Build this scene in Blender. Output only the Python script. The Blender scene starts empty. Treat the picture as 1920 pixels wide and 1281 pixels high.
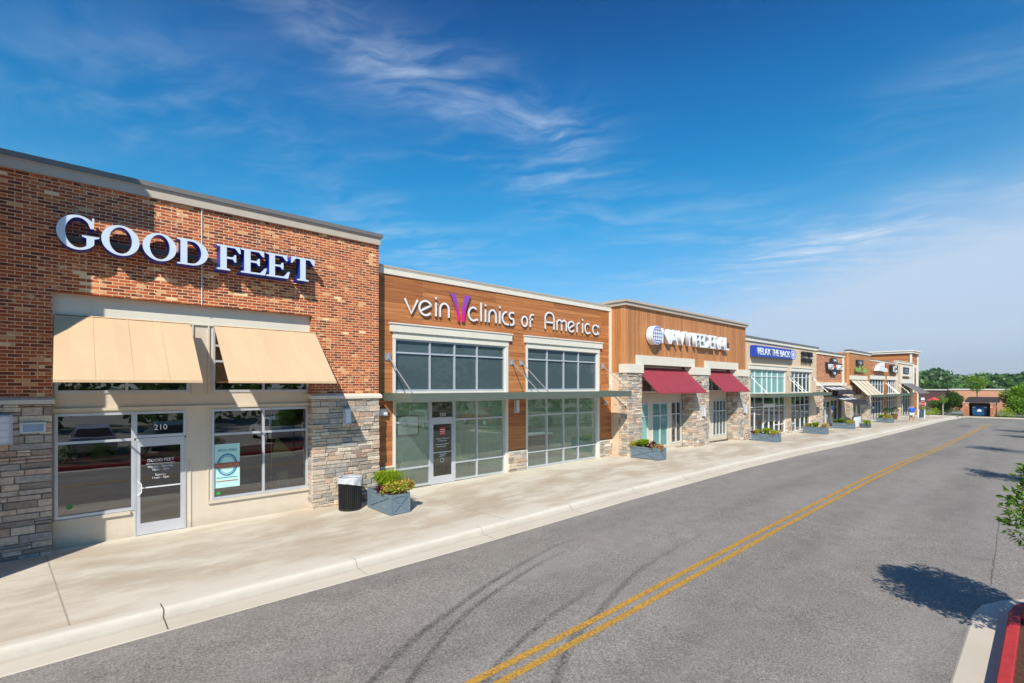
import bpy, bmesh, math, random
from mathutils import Vector, Matrix
import numpy as np
R = math.radians
random.seed(7); rng = np.random.default_rng(11)
scene = bpy.context.scene
COL = scene.collection

# ------------------------------------------------------------ camera, sky, sun, exposure
TH = 47.73                                   # view direction, degrees from +X (the shop row) towards +Y
cam = bpy.data.cameras.new('camera'); camo = bpy.data.objects.new('camera', cam); COL.objects.link(camo)
cam.sensor_width = 36; cam.lens = 17.25; cam.shift_y = 0.0435
cam.clip_start = 0.05; cam.clip_end = 6000
camo.location = (0, -13.1, 3.25); camo.rotation_euler = (R(90), 0, R(TH-90))
scene.camera = camo
SUN = Vector((-1.0, -0.95, 1.17)).normalized()
elev = math.asin(SUN.z); rot = math.atan2(SUN.x, SUN.y)
world = bpy.data.worlds.new('World'); scene.world = world; world.use_nodes = True
sl = bpy.data.lights.new('sun', 'SUN'); sl.energy = 5.0; sl.angle = R(0.5); sl.color = (1, 0.935, 0.83)
so = bpy.data.objects.new('sun', sl); COL.objects.link(so); so.rotation_euler = SUN.to_track_quat('Z', 'Y').to_euler()
vs = scene.view_settings
vs.view_transform = 'Standard'; vs.look = 'None'; vs.gamma = 1; vs.exposure = 0.18; vs.use_curve_mapping = False

# ------------------------------------------------------------ node helper
class NT:
    def __init__(s, tree): s.t = tree; s.n = tree.nodes; s.l = tree.links
    def new(s, ty, **k):
        n = s.n.new(ty)
        for a, v in k.items(): setattr(n, a, v)
        return n
    def lk(s, a, b): s.l.new(a, b)
    def put(s, sock, v):
        if hasattr(v, 'is_output') or isinstance(v, bpy.types.NodeSocket): s.lk(v, sock)
        else: sock.default_value = v
    def m(s, op, a, b=0.0, c=None, clamp=False):
        n = s.new('ShaderNodeMath', operation=op, use_clamp=clamp)
        s.put(n.inputs[0], a); s.put(n.inputs[1], b)
        if c is not None: s.put(n.inputs[2], c)
        return n.outputs[0]
    def vm(s, op, a, b=(0, 0, 0)):
        n = s.new('ShaderNodeVectorMath', operation=op); s.put(n.inputs[0], a); s.put(n.inputs[1], b)
        return n.outputs['Value'] if op in ('DOT_PRODUCT', 'LENGTH') else n.outputs[0]
    def comb(s, x, y, z=0.0):
        n = s.new('ShaderNodeCombineXYZ'); s.put(n.inputs[0], x); s.put(n.inputs[1], y); s.put(n.inputs[2], z); return n.outputs[0]
    def sep(s, v):
        n = s.new('ShaderNodeSeparateXYZ'); s.lk(v, n.inputs[0]); return n.outputs
    def noise(s, v, scale, det=3, rough=.55, dim='3D'):
        n = s.new('ShaderNodeTexNoise', noise_dimensions=dim); s.lk(v, n.inputs['Vector'])
        n.inputs['Scale'].default_value = scale; n.inputs['Detail'].default_value = det; n.inputs['Roughness'].default_value = rough
        return n.outputs['Fac']
    def wn(s, v, dim='2D'):
        n = s.new('ShaderNodeTexWhiteNoise', noise_dimensions=dim); s.lk(v, n.inputs['Vector']); return n.outputs['Value']
    def ramp(s, f, stops, interp='LINEAR'):
        n = s.new('ShaderNodeValToRGB'); cr = n.color_ramp; cr.interpolation = interp
        while len(cr.elements) < len(stops): cr.elements.new(0.5)
        for e, (p, c) in zip(cr.elements, stops):
            e.position = p; e.color = (*c, 1) if len(c) == 3 else c
        s.put(n.inputs[0], f); return n.outputs[0]
    def mix(s, f, a, b, blend='MIX'):
        n = s.new('ShaderNodeMix', data_type='RGBA', blend_type=blend)
        s.put(n.inputs[0], f)
        for i, v in ((6, a), (7, b)):
            if isinstance(v, tuple): n.inputs[i].default_value = (*v, 1) if len(v) == 3 else v
            else: s.lk(v, n.inputs[i])
        return n.outputs[2]
    def step(s, v, lo, hi):
        n = s.new('ShaderNodeMapRange', interpolation_type='SMOOTHSTEP'); s.put(n.inputs[0], v)
        n.inputs[1].default_value = lo; n.inputs[2].default_value = hi; return n.outputs[0]

def newmat(name):
    m = bpy.data.materials.new(name); m.use_nodes = True
    t = NT(m.node_tree); b = m.node_tree.nodes['Principled BSDF']
    return m, t, b
def pos(t): return t.new('ShaderNodeNewGeometry').outputs['Position']
def objc(t): return t.new('ShaderNodeTexCoord').outputs['Object']
def bump(t, b, h, dist=.01, strength=1.0):
    n = t.new('ShaderNodeBump'); n.inputs['Distance'].default_value = dist; n.inputs['Strength'].default_value = strength
    t.lk(h, n.inputs['Height']); t.lk(n.outputs[0], b.inputs['Normal'])
def plain(name, c, rough=.6, metal=0, var=.12, scale=3.0, spec=.5, grain=0.0):
    m, t, b = newmat(name)
    p = objc(t)
    f = t.noise(p, scale, 4, .6)
    lo = tuple(x*(1-var) for x in c); hi = tuple(min(1, x*(1+var)) for x in c)
    col = t.ramp(f, [(.3, lo), (.7, hi)])
    t.lk(col, b.inputs['Base Color']); b.inputs['Roughness'].default_value = rough; b.inputs['Metallic'].default_value = metal
    b.inputs['Specular IOR Level'].default_value = spec
    if grain: bump(t, b, t.noise(p, 60, 3, .7), grain)
    return m

# world: physical sky, deepened, with thin cirrus laid on a high cloud plane
def build_world():
    t = NT(world.node_tree); bg = t.n['Background']
    sky = t.new('ShaderNodeTexSky', sky_type='NISHITA', sun_disc=False)
    sky.sun_elevation = elev; sky.sun_rotation = rot; sky.altitude = 100; sky.air_density = 1.0; sky.dust_density = .6; sky.ozone_density = 3.0
    d = t.vm('NORMALIZE', t.new('ShaderNodeTexCoord').outputs['Generated'])
    x, y, z = t.sep(d)
    # deepen the blue with height
    el = t.m('MAXIMUM', z, 0.0)
    tint = t.ramp(el, [(0, (.82, .90, 1.06)), (.08, (.70, .92, 1.14)), (.18, (.44, 1.06, 1.28)), (.3, (.18, 1.12, 1.38)), (.4, (.06, 1.02, 1.38)), (.5, (.02, .84, 1.34)), (.62, (.006, .50, 1.0)), (1, (.01, .34, .8))])
    base = t.mix(1.0, sky.outputs[0], tint, 'MULTIPLY')
    zz = t.m('MAXIMUM', z, .03)
    px = t.m('DIVIDE', x, zz); py = t.m('DIVIDE', y, zz)
    pv = t.comb(px, py, 0)
    # domain turned 35 deg and stretched into streaks
    def turned(a, sx, sy):
        ca, sa = math.cos(R(a)), math.sin(R(a))
        u = t.m('ADD', t.m('MULTIPLY', px, ca), t.m('MULTIPLY', py, sa))
        v = t.m('SUBTRACT', t.m('MULTIPLY', py, ca), t.m('MULTIPLY', px, sa))
        return t.comb(t.m('MULTIPLY', u, sx), t.m('MULTIPLY', v, sy), 3.3)
    warp = t.noise(pv, 1.3, 4, .6)
    def blob(dx, dy, dz, ax, w1, w2, amp):
        # elongated soft patch around a direction; ax = second direction that sets its long axis
        c = Vector((dx, dy, dz)).normalized(); a = (Vector(ax).normalized() - c); a = (a - c*a.dot(c)).normalized(); b = c.cross(a)
        u = t.vm('DOT_PRODUCT', d, tuple(a)); v = t.vm('DOT_PRODUCT', d, tuple(b)); w = t.vm('DOT_PRODUCT', d, tuple(c))
        q = t.m('ADD', t.m('POWER', t.m('ABSOLUTE', t.m('DIVIDE', u, w1)), 2.0), t.m('POWER', t.m('ABSOLUTE', t.m('DIVIDE', v, w2)), 2.0))
        g = t.m('POWER', 2.718, t.m('MULTIPLY', q, -1.0))
        return t.m('MULTIPLY', t.m('MULTIPLY', g, t.m('GREATER_THAN', w, 0.0)), amp)
    def dirpx(px_, py_):          # direction of a sky spot seen in the photograph
        F = 920.; th = R(TH); ax = Vector((math.cos(th), math.sin(th), 0)); rt = Vector((math.sin(th), -math.cos(th), 0))
        return (ax*F + rt*(px_-960) + Vector((0, 0, 724-py_))).normalized()
    masks = None
    for (a, b, w1, w2, amp) in [((930, 235), (1090, 330), .22, .075, .95), ((1010, 280), (1100, 260), .11, .055, .8), ((700, 90), (900, 200), .16, .05, .22),
                                ((560, 40), (700, 110), .14, .05, .18), ((420, 120), (300, 60), .4, .14, .03),
                                ((200, 240), (500, 360), .40, .12, .12), ((1640, 440), (1760, 400), .12, .035, .75), ((1500, 470), (1700, 420), .30, .05, .5),
                                ((1860, 130), (1500, 330), .5, .06, .16), ((1300, 420), (900, 330), .4, .10, .15),
                                ((820, 480), (1100, 520), .22, .035, .55), ((600, 300), (900, 420), .3, .08, .3)]:
        c = dirpx(*a); g = blob(c.x, c.y, c.z, tuple(dirpx(*b)), w1, w2, amp)
        masks = g if masks is None else t.m('ADD', masks, g)
    wv = t.new('ShaderNodeTexNoise'); wv.inputs['Scale'].default_value = .9; wv.inputs['Detail'].default_value = 4; t.lk(pv, wv.inputs['Vector'])
    def fib(a, sx, sy, sc, amp):
        v = t.vm('ADD', turned(a, sx, sy), t.vm('MULTIPLY', wv.outputs['Color'], (amp, amp*1.6, 0))); return t.noise(v, sc, 9, .60)
    n1 = fib(-62, 1.0, 2.4, 1.5, 1.6); n2 = fib(-55, 1.3, 3.2, 2.8, 2.4)
    n3 = t.noise(pv, .8, 5, .6)
    wisp = t.m('MULTIPLY', t.step(t.m('ADD', t.m('MULTIPLY', n1, .7), t.m('MULTIPLY', n2, .3)), .38, .72), t.step(n3, .30, .70))
    cl = t.m('MULTIPLY', t.m('MULTIPLY', masks, wisp), 1.1, clamp=True)
    # broad pale veil low on the right of the view
    veil = None
    for (a, b, w1, w2, amp) in [((1780, 600), (1300, 680), .48, .14, 1.0), ((1850, 500), (1500, 600), .35, .10, .7), ((1200, 640), (700, 640), .6, .07, .35)]:
        c = dirpx(*a); g = blob(c.x, c.y, c.z, tuple(dirpx(*b)), w1, w2, amp)
        veil = g if veil is None else t.m('ADD', veil, g)
    veil = t.m('MULTIPLY', veil, t.m('ADD', .72, t.m('MULTIPLY', wisp, .35)), clamp=True)
    cc = t.mix(cl, base, (6.6, 7.6, 8.8)); cc = t.mix(t.m('MULTIPLY', veil, .85), cc, (5.6, 6.6, 8.0))
    t.lk(cc, bg.inputs[0]); bg.inputs[1].default_value = 0.10
build_world()

# ------------------------------------------------------------ mesh helpers
base = {}
def tag(o, label=None, cat=None, group=None, kind=None):
    if label: o['label'] = label
    if cat: o['category'] = cat
    if group: o['group'] = group
    if kind: o['kind'] = kind
    return o
def thing(name, loc, label, cat, group=None):
    o = bpy.data.objects.new(name, None); o.empty_display_size = .2; COL.objects.link(o)
    o.location = loc; base[o] = Vector(loc); tag(o, label, cat, group); return o
class MB:
    def __init__(s): s.v = []; s.f = []; s.mi = []
    def add(s, vs_, fs, m=0):
        k = len(s.v); s.v += [tuple(v) for v in vs_]; s.f += [tuple(i+k for i in f) for f in fs]; s.mi += [m]*len(fs); return s
    def box(s, x0, x1, y0, y1, z0, z1, m=0):
        return s.add([(x0, y0, z0), (x1, y0, z0), (x1, y1, z0), (x0, y1, z0), (x0, y0, z1), (x1, y0, z1), (x1, y1, z1), (x0, y1, z1)],
                     [(0, 3, 2, 1), (4, 5, 6, 7), (0, 1, 5, 4), (1, 2, 6, 5), (2, 3, 7, 6), (3, 0, 4, 7)], m)
    def bbox(s, x0, x1, y0, y1, z0, z1, c, m=0):        # box with chamfered edges
        v = []
        for z, i in ((z0, c), (z0+c, 0), (z1-c, 0), (z1, c)):
            for (a, b, p, q) in ((x0, y0, 1, 1), (x1, y0, -1, 1), (x1, y1, -1, -1), (x0, y1, 1, -1)):
                v.append((a+p*(i if i else 0)+(p*c if False else 0), b+q*i, z))
        f = [(3, 2, 1, 0), (12, 13, 14, 15)]
        for r in range(3):
            for k in range(4): f.append((r*4+k, r*4+(k+1) % 4, r*4+4+(k+1) % 4, r*4+4+k))
        return s.add(v, f, m)
    def prism(s, poly, y0, y1, m=0, plane='xz'):        # extrude a polygon
        n = len(poly)
        g = (lambda a, b, c: (a, c, b)) if plane == 'xz' else ((lambda a, b, c: (c, a, b)) if plane == 'yz' else (lambda a, b, c: (a, b, c)))
        v = [g(a, b, y0) for a, b in poly]+[g(a, b, y1) for a, b in poly]
        f = [tuple(range(n))[::-1], tuple(range(n, 2*n))]+[(i, (i+1) % n, n+(i+1) % n, n+i) for i in range(n)]
        return s.add(v, f, m)
    def tube(s, p0, p1, r0, r1=None, n=10, m=0, caps=True):
        p0 = Vector(p0); p1 = Vector(p1); r1 = r0 if r1 is None else r1
        d = (p1-p0).normalized(); a = d.orthogonal().normalized(); b = d.cross(a)
        v = []
        for p, r in ((p0, r0), (p1, r1)):
            for i in range(n):
                an = 2*math.pi*i/n; v.append(p+a*math.cos(an)*r+b*math.sin(an)*r)
        f = [(i, (i+1) % n, n+(i+1) % n, n+i) for i in range(n)]
        if caps: f += [tuple(range(n))[::-1], tuple(range(n, 2*n))]
        return s.add(v, f, m)
    def path(s, pts, r, n=8, m=0):
        for a, b in zip(pts, pts[1:]): s.tube(a, b, r, r, n, m)
        return s
    def lathe(s, prof, c=(0, 0, 0), n=24, m=0):          # profile (r, z)
        k = len(prof); v = []
        for r, z in prof:
            for i in range(n):
                an = 2*math.pi*i/n; v.append((c[0]+r*math.cos(an), c[1]+r*math.sin(an), c[2]+z))
        f = []
        for j in range(k-1):
            for i in range(n): f.append((j*n+i, j*n+(i+1) % n, j*n+n+(i+1) % n, j*n+n+i))
        return s.add(v, f, m)
    def bar(s, p0, p1, w, h, m=0):                        # rectangular bar
        p0 = Vector(p0); p1 = Vector(p1); d = (p1-p0).normalized()
        up = Vector((0, 0, 1)) if abs(d.z) < .9 else Vector((0, 1, 0))
        a = d.cross(up).normalized()*w/2; b = a.cross(d).normalized()*h/2
        v = [p+q for p in (p0, p1) for q in (-a-b, a-b, a+b, -a+b)]
        return s.add(v, [(0, 1, 2, 3), (7, 6, 5, 4), (0, 4, 5, 1), (1, 5, 6, 2), (2, 6, 7, 3), (3, 7, 4, 0)], m)
    def build(s, name, mats, parent=None, smooth=False, loc=None):
        me = bpy.data.meshes.new(name)
        o_ = base[parent] if parent is not None else Vector(loc or (0, 0, 0))
        me.from_pydata([(v[0]-o_.x, v[1]-o_.y, v[2]-o_.z) for v in s.v], [], s.f)
        if not isinstance(mats, (list, tuple)): mats = [mats]
        for m in mats: me.materials.append(m)
        if len(mats) > 1: me.polygons.foreach_set('material_index', s.mi)
        if smooth: me.polygons.foreach_set('use_smooth', [True]*len(me.polygons))
        me.update()
        ob = bpy.data.objects.new(name, me); COL.objects.link(ob)
        base[ob] = Vector(o_)
        if parent is not None: ob.parent = parent
        else: ob.location = o_
        return ob
def children(o): return [c for c in bpy.data.objects if c.parent is o]
def copy_tree(o, parent=None):
    c = o.copy(); COL.objects.link(c); c.parent = parent
    for ch in children(o): copy_tree(ch, c)
    return c
def curve_mesh(cu):
    ob = bpy.data.objects.new('tmp', cu); COL.objects.link(ob)
    dg = bpy.context.evaluated_depsgraph_get(); me = bpy.data.meshes.new_from_object(ob.evaluated_get(dg))
    COL.objects.unlink(ob); bpy.data.objects.remove(ob); return me
def flat_letter(name, me, mats, parent, X, Y, Z, sx=1, sz=1, shear=0):
    """me lies in its own xy plane, extruded along z (towards the reader): stand it up facing -Y"""
    o_ = base[parent]
    for v in me.vertices:
        x, y, z = v.co
        v.co = (X+x*sx+shear*y*sz-o_.x, Y-z-o_.y, Z+y*sz-o_.z)
    for m in mats: me.materials.append(m)
    me.update()
    if len(mats) > 1:
        for p in me.polygons: p.material_index = 0 if abs(p.normal.y) > .7 else 1
    ob = bpy.data.objects.new(name, me); COL.objects.link(ob); ob.parent = parent; base[ob] = Vector(o_)
    return ob
def text1(name, s, parent, mats, X, Y, Z, h, width=None, depth=.02, offset=0, align='LEFT', shear=0):
    """h = cap height, (X, Z) = left (or centre) of the baseline"""
    cu = bpy.data.curves.new('t', 'FONT'); cu.body = s; cu.size = 1; cu.extrude = depth/2; cu.offset = offset; cu.resolution_u = 3
    me = curve_mesh(cu); xs = [v.co.x for v in me.vertices]; ys = [v.co.y for v in me.vertices]
    x0, x1 = min(xs), max(xs); k = h/.7
    if s.lower() == s and h: k = h/.7
    sx = k if width is None else width/(x1-x0)
    for v in me.vertices: v.co.x -= x0 if align == 'LEFT' else (x0+x1)/2; v.co.z += depth/2
    return flat_letter(name, me, mats, parent, X, Y, Z, sx, k, shear)
def text(name, s, parent, mats, X, Y, Z, h, width=None, depth=.02, offset=0, align='LEFT', shear=0):
    """a line of lettering, each word its own piece"""
    words = s.split(' ')
    if len(words) == 1: return text1(name, s, parent, mats, X, Y, Z, h, width, depth, offset, align, shear)
    def ext(q):
        cu = bpy.data.curves.new('t', 'FONT'); cu.body = q; cu.size = 1; me = curve_mesh(cu); xs = [v.co.x for v in me.vertices]; return min(xs), max(xs)
    lo, hi = ext(s); k = h/.7 if width is None else width/(hi-lo); x0 = X if align == 'LEFT' else X-(hi-lo)*k/2
    for i, w in enumerate(words):
        e = ext(' '.join(words[:i+1]))[1]; a, b = ext(w); text1(name, w, parent, mats, x0+(e-(b-a)-lo)*k, Y, Z, h, (b-a)*k, depth, offset, 'LEFT', shear)
def shape(name, loops, parent, mats, X, Y, Z, sx, sz, depth, bevel=0):
    cu = bpy.data.curves.new('s', 'CURVE'); cu.dimensions = '2D'; cu.fill_mode = 'BOTH'; cu.extrude = depth/2
    for lp in loops:
        sp = cu.splines.new('POLY'); sp.points.add(len(lp)-1); sp.use_cyclic_u = True
        for p, (x, y) in zip(sp.points, lp): p.co = (x*sx, y*sz, 0, 1)
    me = curve_mesh(cu)
    for v in me.vertices: v.co.z += depth/2
    return flat_letter(name, me, mats, parent, X, Y, Z)
def ribbon(mb, pts, w, y0, y1, m=0, closed=False):
    """flat-faced stroke of width w along 2D pts (x, z), extruded y0..y1"""
    n = len(pts); L = []; Rr = []
    for i, p in enumerate(pts):
        a = pts[(i-1) % n] if (closed or i > 0) else p; b = pts[(i+1) % n] if (closed or i < n-1) else p
        d = Vector((b[0]-a[0], b[1]-a[1])).normalized(); nn = Vector((-d.y, d.x))*w/2
        L.append((p[0]+nn.x, p[1]+nn.y)); Rr.append((p[0]-nn.x, p[1]-nn.y))
    v = [(x, y0, z) for x, z in L]+[(x, y0, z) for x, z in Rr]+[(x, y1, z) for x, z in L]+[(x, y1, z) for x, z in Rr]
    f = []; e = n if closed else n-1
    for i in range(e):
        j = (i+1) % n
        f += [(i, j, n+j, n+i), (2*n+i, 3*n+i, 3*n+j, 2*n+j), (i, 2*n+i, 2*n+j, j), (n+i, n+j, 3*n+j, 3*n+i)]
    if not closed: f += [(0, n, 3*n, 2*n), (n-1, 3*n-1, 4*n-1, 2*n-1)]
    mi0 = len(mb.mi); mb.add(v, f, m)
    for i in range(e): mb.mi[mi0+4*i] = 0
    return mb
def arc(cx, cz, rx, rz, a0, a1, n=14):
    return [(cx+rx*math.cos(R(a0+(a1-a0)*i/n)), cz+rz*math.sin(R(a0+(a1-a0)*i/n))) for i in range(n+1)]

ZP = [(-300, 0), (6, 0), (12, .08), (20, .1), (27, .03), (36, -.16), (53, -.38), (72, -.56), (92, -1.0), (110, -1.35), (170, -3.2), (300, -5.0)]
def zg(X):
    for (a, b), (c, d) in zip(ZP, ZP[1:]):
        if X <= c: return b+(d-b)*(X-a)/(c-a)
    return ZP[-1][1]
XS = [-300, -60, -20, -3, 0, 3, 6, 8, 10, 12, 16, 20, 23, 27, 31.5, 36, 44, 53, 62, 72, 82, 92, 96, 110, 130, 170, 230, 300]

# ------------------------------------------------------------ materials
def grid_uv(t, w, h, offs=.5):
    """running-bond cells on a wall: returns (col,row) ids and distances to the cell edges"""
    x, y, z = t.sep(pos(t)); hz = t.m('ADD', x, y)
    r = t.m('DIVIDE', z, h); row = t.m('FLOOR', r); fz = t.m('SUBTRACT', r, row)
    c = t.m('ADD', t.m('DIVIDE', hz, w), t.m('MULTIPLY', t.m('MODULO', t.m('ABSOLUTE', row), 2.0), offs))
    col = t.m('FLOOR', c); fx = t.m('SUBTRACT', c, col)
    return col, row, fx, fz, hz, z
def brick_mat():
    m, t, b = newmat('brick')
    col, row, fx, fz, hz, z = grid_uv(t, .2032, .0677)
    idv = t.comb(col, row)
    wn = t.wn(idv); wn2 = t.wn(t.comb(t.m('ADD', col, 37.0), row))
    p = pos(t)
    patch = t.noise(p, 1.6, 2, .5)
    k = t.m('ADD', wn, t.m('MULTIPLY', t.m('SUBTRACT', patch, .5), .45))
    c = t.ramp(k, [(0, (.20, .048, .020)), (.14, (.33, .078, .026)), (.30, (.46, .115, .036)), (.52, (.56, .150, .044)), (.70, (.62, .21, .070)), (.82, (.33, .075, .030)), (.89, (.15, .042, .022)), (.945, (.80, .50, .28)), (1.0, (1.0, .88, .66))], 'CONSTANT')
    # whitewashed smears over some bricks
    sm = t.m('MULTIPLY', t.step(t.noise(p, 9, 4, .7), .50, .66), t.step(t.noise(p, 1.5, 3, .6), .50, .62))
    c = t.mix(t.m('MULTIPLY', sm, .85), c, (.95, .76, .54))
    c = t.mix(t.m('MULTIPLY', t.noise(p, 35, 3, .7), .25), c, (.20, .06, .03))
    ex = t.m('MINIMUM', fx, t.m('SUBTRACT', 1.0, fx)); ez = t.m('MINIMUM', fz, t.m('SUBTRACT', 1.0, fz))
    mort = t.m('MULTIPLY', t.step(ex, .024, .038), t.step(ez, .078, .115))
    c = t.mix(mort, t.ramp(t.noise(p, 20), [(.3, (.58, .37, .24)), (.7, (.70, .48, .33))]), c)
    c = t.mix(1.0, c, (1.0, .79, .58), 'MULTIPLY')
    c = t.mix(t.m('SUBTRACT', 1.0, mort), c, t.ramp(t.noise(p, 20), [(.3, (.72, .48, .29)), (.7, (.88, .62, .39))]))
    t.lk(c, b.inputs['Base Color']); b.inputs['Roughness'].default_value = .85
    bump(t, b, t.m('ADD', mort, t.m('MULTIPLY', t.noise(p, 50, 3), .4)), .006, .7)
    return m
def plank_mat(name, vertical, w, cols, stretch=(.9, 22), joint=3.05):
    m, t, b = newmat(name)
    x, y, z = t.sep(pos(t)); hz = t.m('ADD', x, y)
    a, c_ = (hz, z) if vertical else (z, hz)            # a = across, c_ = along
    r = t.m('DIVIDE', a, w); row = t.m('FLOOR', r); f = t.m('SUBTRACT', r, row)
    j = t.m('DIVIDE', t.m('ADD', c_, .4), joint); jc = t.m('FLOOR', j); jf = t.m('SUBTRACT', j, jc)
    wn = t.wn(t.comb(row, 0 if vertical else jc))
    v = t.comb(t.m('MULTIPLY', c_, stretch[0]), t.m('MULTIPLY', a, stretch[1]), t.m('MULTIPLY', wn, 40.0))
    g = t.noise(v, 1.4, 5, .62)
    k = t.m('ADD', t.m('MULTIPLY', g, .75), t.m('MULTIPLY', wn, .25))
    c = t.ramp(k, [(.28, cols[0]), (.5, cols[1]), (.72, cols[2])])
    e = t.m('MINIMUM', f, t.m('SUBTRACT', 1.0, f)); ln = t.step(e, .008, .030)
    if not vertical:
        ej = t.m('MULTIPLY', t.m('MINIMUM', jf, t.m('SUBTRACT', 1.0, jf)), joint)
        c = t.mix(t.step(ej, .004, .012), (.33, .20, .11), c)
    c = t.mix(ln, tuple(q*.45 for q in cols[0]), c)
    t.lk(c, b.inputs['Base Color']); b.inputs['Roughness'].default_value = .55
    bump(t, b, t.m('ADD', ln, t.m('MULTIPLY', g, .3)), .006, .8)
    return m
def stone_mat():
    m, t, b = newmat('ledge_stone')
    g = t.new('ShaderNodeNewGeometry'); rnd = g.outputs['Random Per Island']
    c = t.ramp(rnd, [(0, (.36, .32, .28)), (.14, (.58, .52, .45)), (.30, (.47, .46, .44)), (.46, (.66, .58, .49)), (.60, (.60, .47, .38)), (.70, (.40, .40, .40)), (.84, (.76, .70, .60)), (.94, (.50, .38, .31)), (1, (.5, .4, .3))], 'CONSTANT'); c = t.mix(1.0, c, (1.02, .97, .91), 'MULTIPLY')
    p = pos(t); n = t.noise(p, 14, 5, .65)
    c = t.mix(1.0, c, t.ramp(n, [(.3, (.72, .70, .68)), (.7, (1.2, 1.18, 1.15))]), 'MULTIPLY')
    t.lk(c, b.inputs['Base Color']); b.inputs['Roughness'].default_value = .9
    bump(t, b, t.noise(p, 22, 5, .7), .03, .9)
    return m
def stucco(name, c, var=.06):
    m, t, b = newmat(name); p = pos(t)
    f = t.noise(p, .9, 4, .6); streak = t.noise(t.vm('MULTIPLY', p, (3, 3, .35)), 1.2, 4, .6)
    k = t.m('ADD', t.m('MULTIPLY', f, .5), t.m('MULTIPLY', streak, .5))
    col = t.ramp(k, [(.3, tuple(x*(1-var) for x in c)), (.7, tuple(x*(1+var) for x in c))])
    zz_ = t.sep(p)[2]; sp_ = t.m('MULTIPLY', t.m('SUBTRACT', 1.0, t.step(t.m('ADD', zz_, t.m('MULTIPLY', t.noise(p, 5, 5, .7), -.35)), -.15, .10)), .45)
    col = t.mix(sp_, col, tuple(x*.62 for x in c))
    t.lk(col, b.inputs['Base Color']); b.inputs['Roughness'].default_value = .9
    bump(t, b, t.noise(p, 120, 2, .6), .003, .6); return m
def glass(name, tint, body, spec=1.0, film=0.0, rough=0.0, boost=.06):
    """shop glazing: mirror-like reflection over a tinted see-through pane; film = share of a pale film stuck on it"""
    m = bpy.data.materials.new(name); m.use_nodes = True; t = NT(m.node_tree); t.n.clear()
    out = t.new('ShaderNodeOutputMaterial'); gl = t.new('ShaderNodeBsdfGlossy'); gl.inputs['Roughness'].default_value = rough; gl.inputs['Color'].default_value = (.95, .97, .97, 1)
    p = pos(t)
    bn = t.new('ShaderNodeBump'); bn.inputs['Distance'].default_value = .004; bn.inputs['Strength'].default_value = .12
    t.lk(t.noise(p, 1.7, 2, .5), bn.inputs['Height']); t.lk(bn.outputs[0], gl.inputs['Normal'])
    tr = t.new('ShaderNodeBsdfTransparent'); tr.inputs['Color'].default_value = (*tint, 1)
    src = tr.outputs[0]
    if film:
        df = t.new('ShaderNodeBsdfDiffuse'); df.inputs['Color'].default_value = (*body, 1)
        mx = t.new('ShaderNodeMixShader'); mx.inputs[0].default_value = film; t.lk(tr.outputs[0], mx.inputs[1]); t.lk(df.outputs[0], mx.inputs[2]); src = mx.outputs[0]
    fr = t.new('ShaderNodeFresnel'); fr.inputs['IOR'].default_value = 1.65
    mx2 = t.new('ShaderNodeMixShader'); t.lk(t.m('MULTIPLY', t.m('ADD', fr.outputs[0], boost), spec, clamp=True), mx2.inputs[0])
    t.lk(src, mx2.inputs[1]); t.lk(gl.outputs[0], mx2.inputs[2]); t.lk(mx2.outputs[0], out.inputs[0])
    return m
def concrete(name, c, stain, joints=True, amt=.55):
    m, t, b = newmat(name); p = pos(t); x, y, z = t.sep(p)
    big = t.noise(t.vm('MULTIPLY', p, (.35, .9, 1)), .9, 5, .62)
    s = t.step(big, .46, .62)
    base_ = t.ramp(t.noise(p, 30, 4, .7), [(.25, tuple(q*.94 for q in c)), (.75, tuple(q*1.04 for q in c))])
    col = t.mix(t.m('MULTIPLY', s, amt), base_, stain)
    s2 = t.step(t.noise(t.vm('MULTIPLY', p, (.6, 1.6, 1)), 1.6, 6, .7), .56, .70)
    col = t.mix(t.m('MULTIPLY', s2, amt*.55), col, tuple(q*.82 for q in stain))
    sp = t.step(t.noise(p, 110, 2, .5), .68, .75); col = t.mix(t.m('MULTIPLY', sp, .35), col, (.30, .26, .22))
    if joints:
        xx = t.m('ADD', x, t.m('MULTIPLY', y, .08)); jm = t.m('MODULO', t.m('ADD', xx, 314.293), 7.85)
        d = t.m('MINIMUM', jm, t.m('SUBTRACT', 7.85, jm)); wob = t.m('MULTIPLY', t.m('SUBTRACT', t.noise(p, 14, 3, .6), .5), .02)
        ln = t.step(t.m('ADD', d, wob), .003, .018); col = t.mix(ln, (.36, .31, .25), col)
        # broom-light edging bands at wall and kerb, foot-worn brown middle
        dm = t.m('ABSOLUTE', t.m('ADD', y, 2.3)); mid = t.m('SUBTRACT', 1.0, t.step(dm, .9, 1.75)); nb = t.noise(t.vm('MULTIPLY', p, (.5, 1.1, 1)), 1.3, 6, .7)
        col = t.mix(t.m('MULTIPLY', t.m('MULTIPLY', mid, t.step(nb, .38, .60)), .55), col, tuple(q*.92 for q in stain))
    else:
        foot = t.m('SUBTRACT', 1.0, t.step(t.m('ABSOLUTE', t.m('ADD', y, 4.44)), .02, .11)); col = t.mix(t.m('MULTIPLY', foot, t.m('ADD', .25, t.m('MULTIPLY', t.noise(p, 3, 5, .7), .6))), col, (.36, .31, .25))
        gut = t.step(t.m('MULTIPLY', y, -1.0), 4.45, 4.52); col = t.mix(t.m('MULTIPLY', gut, .45), col, (.56, .48, .36))
    t.lk(col, b.inputs['Base Color']); b.inputs['Roughness'].default_value = .85
    bump(t, b, t.noise(p, 80, 3, .6), .003, .6); return m
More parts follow.
